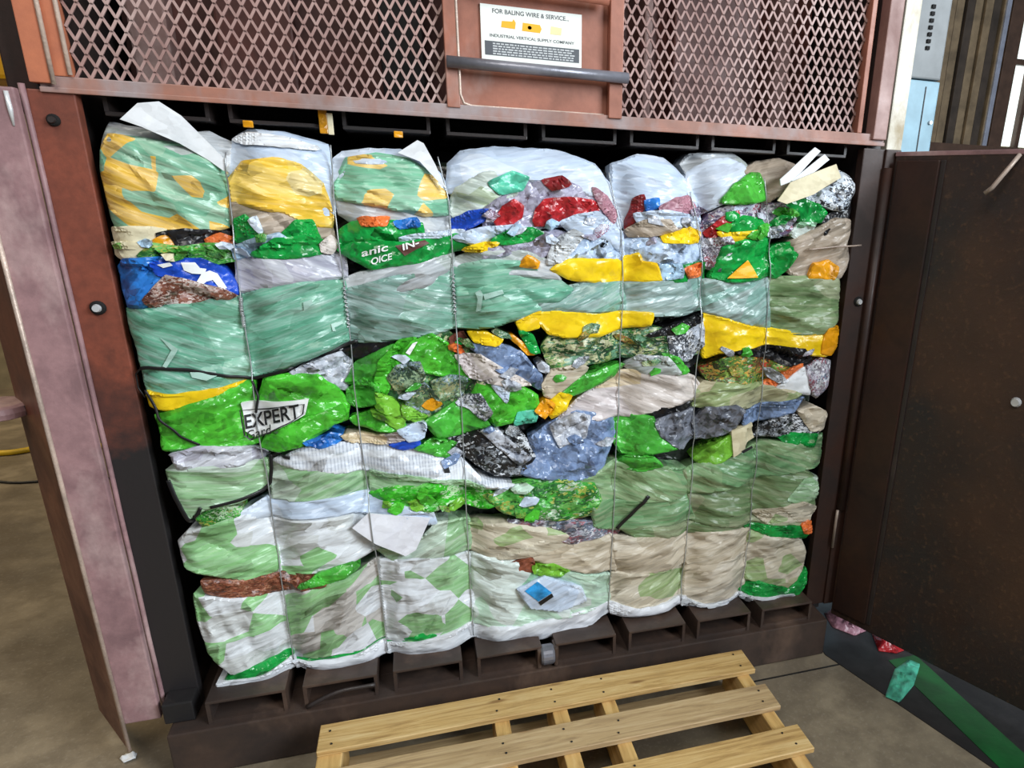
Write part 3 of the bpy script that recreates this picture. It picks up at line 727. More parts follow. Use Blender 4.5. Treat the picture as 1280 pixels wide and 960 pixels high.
# inner mass, coloured dark to shade the gaps between crushed pieces
bm = bmesh.new()
add_box(bm, -.905, .905, .06, .8, .212, 1.545, .05)
core = A(bm_obj('packed_core', bm, 'core_mix')); tag(core, 'tightly packed inside of the bale, coloured dark for shaded gaps')

# ---- layers:   kind | material | style | lift mm | outline
ROWS = '''
film_bundle|grey_film|film|0|118,150 150,158 200,166 250,164 282,178 281,215 240,200 180,190 122,192
film_bundle|yellow_green_film|film|6|122,166 150,170 200,178 240,183 264,200 277,216 279,246 280,284 255,290 215,287 170,286 140,284 130,255 122,220 119,188
film_bundle|white_film|soft|2|283,225 283,172 300,160 350,165 404,180 412,212 416,268 405,270 395,235 370,212 330,206 298,214
film_bundle|yellow_film|film|10|282,224 300,204 340,197 374,206 400,230 412,264 412,284 388,281 350,264 312,257 285,252
film_bundle|tan_film|film|3|284,250 320,256 360,266 412,284 415,298 380,296 345,304 310,296 287,280
film_bundle|white_film|soft|2|412,232 415,200 426,190 460,187 500,188 540,205 556,228 560,262 540,240 500,205 440,202
film_bundle|green_yellow_film|film|10|416,232 432,198 470,193 510,199 540,217 557,242 560,268 528,268 480,257 440,251 420,248
film_bundle|grey_film|film|4|420,247 450,252 490,258 562,268 565,297 530,292 500,283 440,277 423,268
film_bundle|white_film|soft|3|560,240 562,205 578,190 620,184 700,188 748,206 770,238 780,285 776,310 764,275 744,246 705,232 650,222 600,222 572,240
film_bundle|pale_print_film|film|4|563,262 570,234 600,217 628,212 655,222 645,242 605,260 570,278
film_bundle|lilac|crumple|4|606,262 640,238 662,228 705,226 746,242 770,268 779,292 745,288 700,282 640,288 606,285
film_bundle|white_film|soft|4|768,232 772,206 805,193 836,198 860,222 873,248 880,278 866,268 838,256 812,258 796,268 784,284 775,258
film_bundle|white_film|soft|4|864,228 868,216 900,200 922,198 938,206 947,222 928,234 906,252 884,264 876,254
film_bundle|tan_film|film|0|935,215 965,202 990,198 1005,206 985,235 965,256 950,252
film_bundle|grey_film|film|0|862,205 880,192 930,190 945,205 930,212 895,205 868,218
crumpled_bag|lilac|crumple|0|780,300 790,280 830,270 876,278 884,300 850,306 800,306
crumpled_bag|purple_multi|crumple|2|880,288 890,268 912,256 942,256 972,256 988,270 990,292 960,300 925,300 895,302
card_flap|card_white|card|50|137,146 160,125 188,123 216,141 279,204 272,213 252,199 214,177 166,156
card_flap|card_white|card|38|497,190 522,174 530,178 545,205 559,236 545,223 525,201
card_flap|card_white|soft|22|283,172 300,165 350,171 395,184 345,180 300,176
crumpled_bag|teal|film|12|612,229 640,216 660,222 652,236 625,241
crumpled_bag|red|crumple|18|620,278 630,259 643,251 653,258 651,271 636,281 622,284
crumpled_bag|red|crumple|22|668,276 672,262 682,251 712,248 740,252 750,260 736,268 706,276 690,281 670,281
crumpled_bag|dark_red|crumple|10|678,226 702,222 712,230 690,236
crumpled_bag|maroon_pink|film|10|742,236 760,246 774,268 770,278 750,258
crumpled_bag|royal_blue|film|12|567,276 588,266 610,262 606,273 590,283 568,290
sheet_fold|white_film|soft|16|700,278 722,270 746,266 764,279 781,292 784,320 764,300 740,296 714,290
sheet_fold|dark_red|soft|14|787,278 794,250 804,245 805,259 794,277 786,286
sheet_fold|blue|soft|10|806,252 822,249 822,259 808,261
crumpled_bag|maroon_pink|film|8|824,260 845,249 864,247 873,260 876,272 850,264 828,266
sheet_fold|white_film|film|10|794,268 830,264 874,272 877,284 850,282 800,278
sheet_fold|tan_film|film|12|786,288 806,277 836,276 846,287 820,293 790,295
green_bag|mid_green|soft|26|903,252 920,231 945,218 961,217 964,249 940,253 915,254
card_flap|card_white|card|52|984,224 1030,183 1037,188 1001,226 985,232
card_flap|card_white|card|46|996,226 1040,192 1046,199 1010,228
card_flap|card_beige|card|40|974,251 990,228 1048,205 1054,222 1020,243 985,255
crumpled_bag|white_black|crumple|14|1010,247 1030,238 1050,229 1058,214 1070,222 1074,234 1061,259 1050,263 1030,256 1014,257
crumpled_bag|black|crumple|0|1026,276 1060,256 1066,240 1072,262 1060,280 1026,302
green_bag|deep_green|crumple|20|985,258 1004,250 1022,257 1033,266 1026,276 1005,278 990,271
crumpled_bag|grey_multi|crumple|14|958,264 980,255 992,275 985,286 960,282
crumpled_bag|red|crumple|18|887,292 904,273 923,265 923,273 906,286 893,298
green_bag|deep_green|crumple|18|914,281 930,271 955,275 968,290 950,298 930,291 918,293
yellow_bag|yellow|soft|20|899,291 915,293 940,290 953,290 930,299 910,301
green_bag|green_clear_film|crumple|16|990,292 1000,279 1016,280 1016,296 1000,300
card_flap|card_beige|soft|14|135,287 175,285 206,288 196,303 160,306 139,301
card_flap|card_beige|soft|10|136,305 160,305 191,306 182,323 155,326 138,319
crumpled_bag|black|crumple|12|199,293 230,288 282,292 277,304 240,311 204,306
sheet_fold|orange|soft|18|257,301 272,295 285,300 283,307 261,307
sheet_fold|amber|soft|18|194,301 207,297 216,307 200,311
crumpled_bag|leaf_light|crumple|12|176,320 195,306 225,310 260,306 286,308 290,326 255,330 215,327 180,328
green_bag|deep_green|soft|24|291,276 304,270 318,284 328,300 310,305 292,303
sheet_fold|white_film|soft|26|312,276 319,272 327,291
green_bag|deep_green|soft|22|354,294 370,278 388,277 398,298 375,299
sheet_fold|pale_blue|crumple|8|289,310 320,300 350,292 362,301 332,312 316,322 291,324
green_bag|deep_green|soft|20|314,319 345,300 381,296 401,302 401,316 370,321 330,322
crumpled_bag|pink_film|soft|20|401,306 412,297 421,307 413,317 403,314
crumpled_bag|blue|film|10|142,336 155,326 186,324 206,322 222,325 222,346 214,366 200,374 180,384 155,385 147,362
blue_bag|royal_blue|soft|16|192,330 215,325 250,325 276,338 290,358 294,369 275,369 245,356 215,346 196,340|blue_letters
crumpled_bag|brown_white|crumple|12|184,374 200,356 210,345 240,352 276,363 292,371 270,380 230,384 195,385
film_bundle|lilac_film|film|6|292,327 330,321 400,318 429,320 432,346 400,352 360,354 320,362 295,368
green_bag|deep_green|crumple|16|422,292 440,279 470,277 500,278 527,280 529,293 500,297 470,303 440,303 424,310
sheet_fold|orange|soft|14|448,274 486,272 482,280 453,280
sheet_fold|blue|soft|18|494,278 520,274 523,281 500,284
sheet_fold|white_film|soft|16|500,298 525,294 580,289 572,298 530,303 503,304
green_bag|deep_green|soft|22|422,314 440,304 470,302 496,305 530,302 570,295 593,296 598,305 560,316 530,326 490,331 465,335 440,324|printed_green
crumpled_bag|white_film|crumple|8|568,298 600,286 640,283 662,286 640,298 610,308 598,306
green_bag|deep_green|soft|18|616,301 640,288 665,286 679,292 660,301 630,305
sheet_fold|yellow|soft|14|580,313 600,305 622,304 605,314
crumpled_bag|lilac|crumple|6|596,314 650,298 690,289 718,294 700,310 670,324 640,318 605,324
film_bundle|blue_crinkle|crumple|10|688,324 696,302 716,288 740,292 766,295 782,311 782,328 740,328 710,330
film_bundle|blue_crinkle|crumple|8|783,302 800,298 840,300 881,300 884,330 840,330 800,328 784,322
film_bundle|grey_film|soft|16|685,330 692,304 716,288 728,294 715,312 700,328
yellow_bag|yellow|crumple|18|827,296 850,290 866,286 879,292 876,303 845,302 830,301
crumpled_bag|grey_multi|crumple|8|883,302 910,297 918,310 902,338 886,336
green_bag|deep_green|film|20|893,348 905,311 930,300 965,298 969,345 950,349 920,352|right_green
green_bag|deep_green|crumple|16|969,312 990,304 999,315 986,336 976,348 968,345
film_bundle|tan_film|film|10|988,304 1030,281 1045,274 1070,277 1074,300 1069,330 1050,348 1010,348 990,342 985,334 997,318
yellow_bag|amber|soft|26|1012,347 1019,331 1035,327 1047,335 1042,348
green_bag|deep_green|crumple|10|820,350 835,338 860,332 883,330 884,352 850,352
sheet_fold|orange|crumple|20|856,336 878,331 880,345 864,347
sheet_fold|pale_blue|soft|16|826,333 850,331 852,346 828,348
film_bundle|grey_film|film|4|430,352 470,336 540,318 567,316 569,350 520,362 470,372 432,372
film_bundle|grey_film|film|4|567,326 600,314 650,312 692,330 700,352 660,345 610,340 569,350
yellow_bag|yellow|soft|20|689,337 712,325 780,326 800,318 803,328 820,331 827,349 800,352 760,352 715,349
yellow_bag|amber|soft|18|649,332 660,321 673,328 671,334
film_bundle|teal_film|film|8|152,390 185,385 240,382 293,371 299,382 306,430 313,474 290,486 250,490 200,492 180,494 172,460 165,430 155,408|teal_a
film_bundle|teal_film|film|8|297,372 330,359 380,352 429,354 433,395 437,428 400,441 350,463 314,475 308,440 301,402|teal_b
film_bundle|teal_grey_film|film|10|431,366 480,350 530,340 567,334 570,370 572,411 530,419 480,425 438,430 434,395
film_bundle|teal_film|film|10|568,336 610,326 650,328 690,345 715,362 690,388 650,397 610,409 573,412 570,368|teal_d
film_bundle|teal_grey_film|film|12|642,400 690,366 735,352 783,352 785,390 740,392 690,391
film_bundle|teal_grey_film|film|8|783,354 830,350 881,349 884,388 850,394 800,393 785,390
film_bundle|teal_grey_film|film|10|882,352 930,349 966,348 968,412 940,407 905,397 884,392
film_bundle|olive_film|film|10|966,349 1010,346 1048,347 1053,375 1049,402 1030,417 990,418 967,414
yellow_bag|yellow|soft|22|647,403 675,390 673,409 652,413
yellow_bag|yellow|soft|24|676,391 700,390 760,393 816,393 813,406 780,411 750,419 710,421 686,416 674,403
yellow_bag|yellow|film|22|882,396 900,397 940,410 990,416 1020,418 1041,409 1051,411 1049,439 1030,445 1000,441 970,433 930,437 900,441 885,449
sheet_fold|amber|soft|30|1030,425 1036,412 1050,410 1049,432 1040,443 1028,441
yellow_bag|yellow|soft|14|179,493 220,495 270,488 312,479 282,491 230,509 205,512 184,510
crumpled_bag|black|crumple|0|404,448 430,433 470,428 492,424 484,440 440,452
crumpled_bag|silver|crumple|10|358,470 385,455 425,443 437,455 434,482 430,490 410,480 385,470
crumpled_bag|leaf_print|crumple|0|478,440 560,418 590,440 610,480 600,515 540,530 490,520 470,490
green_bag|mid_green|film|18|432,480 445,458 476,440 492,431 482,456 466,477 440,484
green_bag|bright_green|film|20|469,482 475,452 500,426 519,423 506,446 489,471 483,492
green_bag|bright_green|film|24|505,442 515,428 540,419 560,434 576,460 587,477 560,472 530,464|fold_green
crumpled_bag|dark_leaf|crumple|16|486,472 497,457 524,452 530,470 515,486 495,486
crumpled_bag|dark_leaf|crumple|18|540,478 562,472 584,476 578,497 550,502
crumpled_bag|dark_leaf|crumple|16|505,492 530,480 548,500 535,515 512,512
sheet_fold|amber|crumple|22|530,507 540,500 550,506 540,512
green_bag|mid_green|soft|18|434,492 454,475 473,485 472,506 446,513 434,506
green_bag|bright_green|film|16|438,528 470,516 500,520 508,537 475,540 445,535
green_bag|lime_green|film|20|470,492 490,500 506,520 502,537 478,522
sheet_fold|lime_green|film|14|504,507 532,520 522,528 505,518
green_bag|bright_green|crumple|16|598,482 640,478 671,495 673,511 660,522 620,532 608,521 590,500
sheet_fold|white_film|soft|28|616,481 636,478 633,502
green_bag|mid_green|soft|32|532,528 575,505 611,531 576,547 548,547|point_green
sheet_fold|silver_print|crumple|28|572,506 600,494 613,515 606,524 588,512
green_bag|teal|soft|18|648,516 671,512 669,526 644,530
crumpled_bag|slate|crumple|16|588,434 620,430 650,440 676,470 677,487 650,472 610,452
film_bundle|pink_film|film|12|571,447 600,445 640,468 662,480 625,478 588,472
yellow_bag|yellow|soft|16|587,418 610,418 627,425 621,431 595,427
sheet_fold|amber|soft|16|638,420 655,430 669,441 660,442
green_bag|deep_green|soft|14|650,414 665,420 674,441 664,438
crumpled_bag|rust_red|crumple|12|564,426 580,419 584,432 568,435
crumpled_bag|leaf_print|crumple|6|678,434 690,418 740,420 780,414 850,410 882,404 882,442 850,452 820,448 780,448 740,454 690,462
crumpled_bag|silver_print|crumple|12|836,410 880,397 882,432 862,452 838,442
crumpled_bag|black|soft|18|810,419 860,402 882,395 879,403 840,416
green_bag|mid_green|crumple|16|828,442 845,447 864,466 850,468 834,456
crumpled_bag|grey_film|film|10|784,460 800,446 832,446 850,466 800,468
film_bundle|cream_film|soft|14|679,480 690,463 720,455 734,460 716,481 690,497 681,494
green_bag|mid_green|film|20|703,492 730,471 760,462 783,459 770,471 740,483 715,494
film_bundle|pink_film|film|10|698,524 730,493 775,468 800,463 850,464 872,475 884,490 868,502 830,510 790,522 750,525
yellow_bag|yellow|crumple|18|681,507 700,492 713,495 706,511 690,522
sheet_fold|amber|crumple|20|669,512 682,500 691,505 681,522
crumpled_bag|leaf_red|crumple|8|882,464 910,447 960,442 988,456 979,478 950,482 910,480 890,478
crumpled_bag|black|crumple|8|918,439 965,434 1002,436 1012,451 990,457 960,447
sheet_fold|orange|soft|20|960,484 990,462 1003,456 1001,466 976,484
sheet_fold|card_white|soft|16|974,485 1003,460 1016,475 1011,492 990,489
crumpled_bag|grey_multi|film|8|1008,460 1024,448 1039,452 1036,482 1020,496 1010,482
film_bundle|olive_tan_film|film|10|866,503 885,480 930,480 970,484 1002,491 986,502 960,508 900,513 870,511
crumpled_bag|black|crumple|4|796,520 845,500 870,490 874,504 860,520 830,520
green_bag|bright_green|film|12|193,522 240,506 280,491 313,478 320,520 324,556 290,562 250,558 203,563 199,535|expert_left
green_bag|bright_green|film|14|320,505 330,476 360,468 396,470 422,490 434,511 432,527 400,533 360,540 325,542
green_bag|bright_green|soft|34|324,564 335,545 380,525 426,511 431,521 400,541 375,557 345,567
bag_label|ink_white|flat|36|297,510 336,508 384,502 380,520 350,537 326,548 313,554 303,546|expert_label
crumpled_bag|slate|crumple|12|662,548 690,528 720,515 767,520 773,545 758,577 752,592 720,602 680,599 652,592 668,570
crumpled_bag|silver|crumple|28|689,532 720,518 737,521 731,546 700,557
crumpled_bag|black_white|crumple|6|560,552 590,540 620,538 655,545 668,570 652,594 620,594 595,582 575,570
sheet_fold|silver|film|18|603,540 620,538 662,572 650,580
green_bag|mid_green|soft|18|767,530 790,520 816,522 826,546 848,561 810,567 780,570 769,551
green_bag|mid_green|film|16|770,587 790,571 816,572 828,583 800,590
crumpled_bag|slate_dark|crumple|10|818,527 845,517 870,513 873,547 857,562 840,553 825,542
crumpled_bag|slate_dark|crumple|14|871,532 885,512 921,508 932,515 917,537 890,548 874,552
crumpled_bag|slate|film|12|928,517 960,506 1003,497 992,514 960,527 930,531
crumpled_bag|black_white|crumple|4|945,550 965,530 990,514 1008,530 1024,541 980,544
film_bundle|cream_film|crumple|14|998,514 1020,509 1040,520 1032,537 1014,537
green_bag|lime_green|film|12|872,578 890,560 915,545 928,538 926,560 902,578 880,583
card_flap|card_beige|flat|30|917,541 945,532 951,553 919,573|slit_card
green_bag|deep_green|crumple|20|977,549 990,543 1022,544 1017,558 985,555
film_bundle|lilac_film|crumple|8|215,568 250,558 300,561 333,566 322,581 270,585 222,588
film_bundle|stripe_film|film|12|340,580 380,561 430,556 480,556 530,559 567,571 602,601 645,607 600,611 540,598 480,593 420,592 370,585|striped
crumpled_bag|blue|crumple|10|383,550 410,542 432,548 400,558
sheet_fold|royal_blue|soft|16|488,557 520,545 524,556 505,561
film_bundle|pink_film|soft|14|428,547 470,549 500,540 512,545 480,554 440,555
sheet_fold|white_film|soft|18|498,537 531,527 529,546 512,549
green_bag|mid_green|soft|10|520,560 545,548 570,556 560,570
film_bundle|light_green_film|film|10|206,592 250,586 331,580 335,613 300,627 255,637 236,648 222,627 211,607
film_bundle|light_green_film|film|8|336,580 400,587 462,593 464,622 400,625 338,628
film_bundle|light_green_film|film|8|463,592 520,594 570,602 605,608 540,611 490,613 465,621
green_bag|leaf_bright|crumple|16|460,624 490,610 540,602 580,605 612,615 634,629 600,637 560,632 530,642 495,637
crumpled_bag|leaf_light|crumple|12|606,622 632,609 660,600 700,600 742,605 752,626 742,643 700,650 660,647 630,640
film_bundle|olive_green_film|film|8|724,602 770,580 830,585 862,590 865,623 800,628 750,628
film_bundle|olive_green_film|film|10|858,592 900,575 960,556 1000,552 1032,545 1031,582 960,597 900,614 864,621
film_bundle|olive_green_film|film|10|738,628 800,629 862,622 872,653 820,657 770,667 744,658
film_bundle|olive_film|film|8|864,622 930,606 1000,586 1024,600 1022,642 980,652 920,658 870,655
film_bundle|light_green_film|film|18|984,624 1005,600 1023,598 1023,621 1000,627
film_bundle|cream_green_film|film|14|946,644 1000,626 1020,634 1012,650 960,654
green_bag|olive_film|film|10|778,664 830,659 880,658 1000,652 1014,668 960,672 900,666 840,673 808,678
green_bag|deep_green|soft|16|935,662 985,656 1012,660 1008,671 965,670
sheet_fold|orange|soft|20|1001,656 1008,650 1017,655 1014,664 1004,664
crumpled_bag|grey_multi|crumple|6|636,652 700,648 750,655 779,663 772,675 740,684 700,676 660,664
crumpled_bag|leaf_light|crumple|4|245,648 270,636 300,636 300,650 260,660
sheet_fold|white_film|film|10|298,644 330,630 400,626 462,620 540,640 545,655 480,650 440,643 380,648 330,651 305,652
film_bundle|camo_green_film|film|8|221,682 235,667 270,656 300,646 337,651 342,690 348,723 300,724 260,717 229,712
film_bundle|camo_green_film|film|8|338,654 400,647 442,643 467,665 473,691 420,710 380,720 350,724 343,690
film_bundle|light_green_film|film|6|470,692 520,680 545,655 587,655 590,692 540,697 490,704
film_bundle|cream_green_film|film|8|586,662 630,655 680,660 724,670 702,687 650,697 620,699 590,692
paper_sheet|paper_white|card|30|440,662 460,643 538,650 520,690 507,698 470,682
film_bundle|cream_film|film|10|664,698 720,680 769,675 772,718 730,715 700,708
film_bundle|cream_film|film|10|769,676 862,668 864,707 800,718 772,721
film_bundle|cream_film|film|10|861,669 942,664 938,692 862,711
film_bundle|cream_green_film|film|10|938,668 1000,674 1008,690 1002,722 970,730 937,728
mulch_bag|wood_chip|crumple|10|253,727 300,725 350,723 400,721 442,711 402,734 350,745 290,748 258,741
green_bag|mid_green|film|16|374,734 400,718 440,704 448,710 430,722 395,730
crumpled_bag|wood_brown|crumple|14|638,702 665,699 669,713 644,714
green_bag|lime_green|crumple|14|666,707 690,704 710,712 700,720 670,717
film_bundle|camo_green_film|film|10|242,747 290,750 351,746 358,790 363,830 330,838 290,842 262,818 247,782
film_bundle|camo_grey_film|film|10|352,745 400,733 450,717 473,706 479,760 482,802 440,814 400,822 365,828 358,790
film_bundle|camo_white_film|film|10|474,707 530,698 589,698 592,740 593,784 540,797 484,807 479,760
film_bundle|green_clear_film|film|10|590,697 640,700 700,714 766,724 765,757 700,773 640,785 593,785
film_bundle|cream_green_film|film|10|767,722 820,717 863,710 860,752 800,760 765,770
film_bundle|cream_film|film|10|862,710 937,694 934,742 880,754 858,755
film_bundle|olive_tan_film|film|8|935,727 1000,721 1010,714 1003,742 965,747 932,748
sheet_fold|white_film|soft|26|648,737 680,722 726,735 732,751 700,763 664,760|blue_print
green_bag|deep_green|film|18|929,742 950,729 985,736 1009,713 1010,726 996,744 950,750
green_bag|deep_green|film|8|283,849 300,840 345,825 363,819 364,833 330,845 295,853
hem|white_hem|soft|20|271,858 290,852 330,846 365,828 368,842 325,861 273,869
green_bag|deep_green|film|6|365,828 420,821 481,803 482,811 420,826 368,834
hem|white_hem|soft|12|367,834 420,825 481,809 484,825 430,841 386,847 371,841
green_bag|deep_green|film|6|484,805 540,790 560,792 520,804 485,812
hem|white_hem|soft|12|484,812 540,798 591,784 593,804 560,813 510,824 486,823
hem|white_hem|soft|12|592,786 640,785 700,773 764,756 766,771 730,786 680,801 630,806 593,804
hem|white_hem|soft|12|765,758 800,763 860,751 858,760 820,767 768,774
hem|white_hem|soft|14|857,754 910,759 913,767 880,765 856,762
hem|white_hem|soft|14|884,757 930,745 934,750 900,762
hem|white_hem|soft|14|929,750 990,742 993,752 940,758
'''
PLAB = {'printed_green': 'glossy green bag with white lettering', 'right_green': 'shiny green bag with a yellow triangle', 'expert_left': 'bright green bag around a white label', 'expert_label': 'white label with black lettering',
        'slit_card': 'small beige card with a black slot', 'striped': 'white film with fine grey stripes', 'blue_print': 'white printed panel with a blue square', 'fold_green': 'folded bright green bag', 'point_green': 'pointed green bag corner'}
MLAB = {'wood_chip': 'brown wood chip bag', 'paper_white': 'loose white paper sheet', 'red': 'crumpled red plastic', 'yellow': 'bright yellow plastic', 'royal_blue': 'royal blue plastic', 'blue': 'blue plastic', 'slate': 'silvery blue grey bag',
        'teal_film': 'teal green film under clear wrap', 'camo_green_film': 'white film with pale green patches', 'yellow_green_film': 'green and yellow print under clear film', 'yellow_film': 'yellow print under clear film', 'white_film': 'bluish white film', 'white_hem': 'white film hem',
        'cream_film': 'cream coloured film', 'olive_green_film': 'dull olive green film', 'olive_film': 'dull olive green film', 'card_white': 'stiff white flap', 'card_beige': 'beige card', 'tan_film': 'tan film', 'black_white': 'black and white printed bag'}
for ln in ROWS.strip().split('\n'):
    f_ = ln.split('|'); pts = [tuple(map(float, p.split(','))) for p in f_[4].split()]; key = f_[5] if len(f_) > 5 else None
    kw = {}
    if f_[2] == 'card': kw = dict(bulge=.004, out=0, tilt=.0)
    if f_[2] == 'flat': kw = dict(bulge=.004, out=.001)
    patch(f_[0], f_[1], pts, float(f_[3])*(1. if f_[2] in ('card', 'flat') else .62)/1000, style=f_[2], key=key, label=PLAB.get(key) or MLAB.get(f_[1]), **kw)

# small torn scraps squeezed between the larger pieces
rs_ = random.Random(21)
for (x0, x1, y0, y1), cnt_, mats_ in (((600, 880, 262, 300), 12, ('lilac', 'white_film', 'silver', 'purple_multi', 'pale_blue')), ((885, 1000, 258, 296), 10, ('deep_green', 'grey_multi', 'white_black', 'silver', 'mid_green')), ((140, 420, 292, 322), 8, ('white_film', 'leaf_light', 'pale_blue', 'card_beige', 'silver')),
        ((570, 690, 415, 480), 8, ('slate', 'deep_green', 'silver', 'leaf_print', 'orange')), ((690, 1020, 408, 478), 13, ('leaf_print', 'silver_print', 'mid_green', 'grey_multi', 'leaf_red')), ((560, 780, 530, 590), 6, ('black_white', 'silver', 'slate')),
        ((470, 760, 608, 645), 12, ('bright_green', 'white_film', 'lime_green', 'leaf_light', 'green_clear_film')), ((440, 520, 430, 530), 5, ('mid_green', 'lime_green', 'white_film'))):
    for i_ in range(cnt_):
        cx_, cy2 = rs_.uniform(x0, x1), rs_.uniform(y0, y1); r1, r2 = rs_.uniform(7, 15), rs_.uniform(3.5, 7); an_ = rs_.uniform(-.7, .7); n_ = rs_.randint(4, 6); q_ = []
        for k_ in range(n_):
            t_ = 2*math.pi*(k_+rs_.uniform(-.3, .3))/n_; u_, v_ = r1*math.cos(t_), r2*math.sin(t_); q_.append((cx_+u_*math.cos(an_)-v_*math.sin(an_), cy2+u_*math.sin(an_)+v_*math.cos(an_)))
        patch('film_scrap', rs_.choice(mats_), q_, .010, style='crumple', out=.001)

# printing on the pieces
decal_text('expert_label', 'EXPERT', 'ink_black', (307, 536), (68, -14), (-2, -17))
decal_text('expert_label', 'Gard', 'ink_black', (309, 551), (30, -9), (-1, -12), bold=False)
decal_text('printed_green', 'anic', 'ink_white', (452, 321), (33, -8), (0, -9))
decal_text('printed_green', 'OICE', 'ink_white', (464, 331), (26, -7), (0, -8))
decal_poly('brown_label', 'printed_green', 'ink_brown', [(494, 307), (512, 304), (531, 300), (537, 304), (520, 312), (506, 320)], .0025)
decal_text('printed_green', 'IN-', 'ink_white', (504, 313), (20, -7), (-1, -8)).location.y -= .002
decal_poly('yellow_triangle', 'right_green', 'ink_yellow', [(909, 348), (922, 336), (935, 325), (942, 336), (948, 347), (928, 348)], .006)
decal_poly('blue_square', 'blue_print', 'sky_blue', [(656, 739), (672, 727), (690, 741), (673, 752)], .003)
decal_poly('black_bar', 'blue_print', 'ink_black', [(673, 753), (690, 742), (692, 746), (676, 757)], .003)
decal_poly('slot', 'slit_card', 'ink_black', [(927, 564), (940, 557), (941, 560), (929, 567)], .003)
decal_poly('white_stripe', 'fold_green', 'ink_white', [(507, 441), (516, 429), (522, 427), (512, 444)], .004)
for q in ([(557, 575), (564, 573), (566, 581), (559, 582)], [(554, 585), (561, 584), (563, 591), (556, 591)]): decal_poly('black_mark', 'striped', 'ink_black', q, .004)

for q in ([(226, 328), (244, 328), (250, 335), (258, 336), (256, 343), (240, 342), (230, 338)], [(246, 352), (252, 342), (262, 338), (272, 342), (284, 360), (276, 362), (266, 350), (258, 352), (252, 357)], [(196, 331), (212, 328), (216, 332), (204, 335)]): decal_poly('white_letter', 'blue_letters', 'ink_white', q, .003)
for kk, q in (('teal_d', [(594, 366), (600, 362), (604, 368), (601, 388), (595, 390), (597, 374)]), ('teal_d', [(604, 368), (628, 362), (630, 367), (606, 375)]), ('teal_a', [(200, 422), (212, 429), (222, 436), (221, 440), (208, 460), (203, 458), (214, 438)]), ('teal_a', [(236, 462), (270, 464), (271, 470), (258, 476), (240, 472)]), ('teal_b', [(379, 378), (390, 374), (391, 378), (384, 386), (380, 388)]), ('teal_b', [(414, 405), (428, 401), (429, 404), (418, 409), (420, 414), (416, 414)])):
    decal_poly('tape_mark', kk, 'tape_clear', q, .004)
def ring(key, outer, shrink, mat):
    c = np.mean(np.array(outer), 0); inn = [tuple(np.array(q)+(c-np.array(q))/np.linalg.norm(c-np.array(q))*shrink) for q in outer]; n = len(outer)
    decal('label_border', key, mat, list(outer)+inn, [(i, (i+1) % n, n+(i+1) % n, n+i) for i in range(n)], .003)
ring('expert_label', [(299, 513), (318, 511), (336, 510), (360, 507), (381, 505), (379, 518), (364, 528), (350, 535), (326, 546), (313, 551), (305, 545), (302, 530)], 1.8, 'ink_black')

# ---- baling wires, straps: laid over the finished surface
AV = []; AF = []
for V, Fc in SURF:
    b0 = len(AV); AV += V; AF += [tuple(i+b0 for i in f) for f in Fc]
BV = BVHTree.FromPolygons(AV, AF)
def front_y(x, z, default=0.):
    h = BV.ray_cast(Vector((x, -1, z)), Vector((0, 1, 0)), 2)[0]
    return h.y if h is not None else default
def drape(px, n, lift, span=2, plane=-.04):
    pts = [on_y(x, y, plane) for x, y in px]; L = [0]
    for i in range(1, len(pts)): L.append(L[-1]+np.linalg.norm(pts[i]-pts[i-1]))
    out = []
    for i in range(n+1):
        s = L[-1]*i/n; q = [float(np.interp(s, L, [p[j] for p in pts])) for j in range(3)]; out.append([q[0], front_y(q[0], q[2], .0), q[2]])
    ys = [p[1] for p in out]
    for i, p in enumerate(out): p[1] = min(ys[max(0, i-span):i+span+1])
    ys = [p[1] for p in out]
    for i, p in enumerate(out): p[1] = min(ys[i], sum(ys[max(0, i-2):i+3])/len(ys[max(0, i-2):i+3]))-lift
    return out
for k in WIRES:
    px = WPX[k]; mt = 'wire_metal'
    A(tube('baling_wire', drape(px, 90, .002, 1), .0016, mt, None, 6))
for k, (y0, y1) in ((-3, (392, 412)), (-3, (375, 392)), (-2, (360, 412)), (-1, (345, 395))):
    zz = [on_y(300, y, -.04)[2] for y in (y0, y1)]; P = []
    x0 = [p for p in WPX[k]]
    for i in range(61):
        yy = y0+(y1-y0)*i/60; xx = np.interp(yy, [p[1] for p in x0], [p[0] for p in x0]); q = on_y(xx, yy, -.04); y = front_y(q[0], q[2])-.006
        P.append((q[0]+.0035*math.cos(i*1.0), y+.0035*math.sin(i*1.0), q[2]))
    A(tube('twisted_knot', P, .0016, 'wire_metal', None, 6))
A(tube('loose_wire', [(p[0], p[1]-.004, p[2]) for p in drape([(1010, 312), (1045, 308), (1079, 307)], 12, .006)], .0022, 'rod_tip', None, 6))
def strap(px, n=30, w_=.0042):
    A(tube('black_strap', drape(px, n, .003, 1), .004, 'strap_black', None, 8, flat=(w_, .0014)))
strap([(172, 463), (182, 461), (235, 464), (275, 471), (313, 478), (350, 466), (395, 450), (434, 433), (446, 429)], 50)
strap([(335, 574), (336, 592), (334, 612), (325, 620), (298, 628), (262, 636)], 34)
strap([(336, 576), (350, 572), (362, 574)], 10)
strap([(207, 604), (218, 626), (232, 650), (238, 656)], 20, .005)
strap([(236, 655), (246, 644), (250, 636)], 10)
strap([(178, 490), (200, 525), (225, 545), (250, 556)], 30, .003)
strap([(812, 621), (800, 636), (775, 667)], 20, .006)
tag(strap_o := A(tube('plastic_tie', drape([(312, 480), (320, 500), (317, 520)], 12, .004), .003, 'strap_black', None, 6)))
A(tube('strap_loop', [(p[0], p[1]-.002, p[2]) for p in drape([(172, 463), (163, 472), (166, 490), (175, 502)], 16, .004)], .0018, 'strap_black', None, 6))

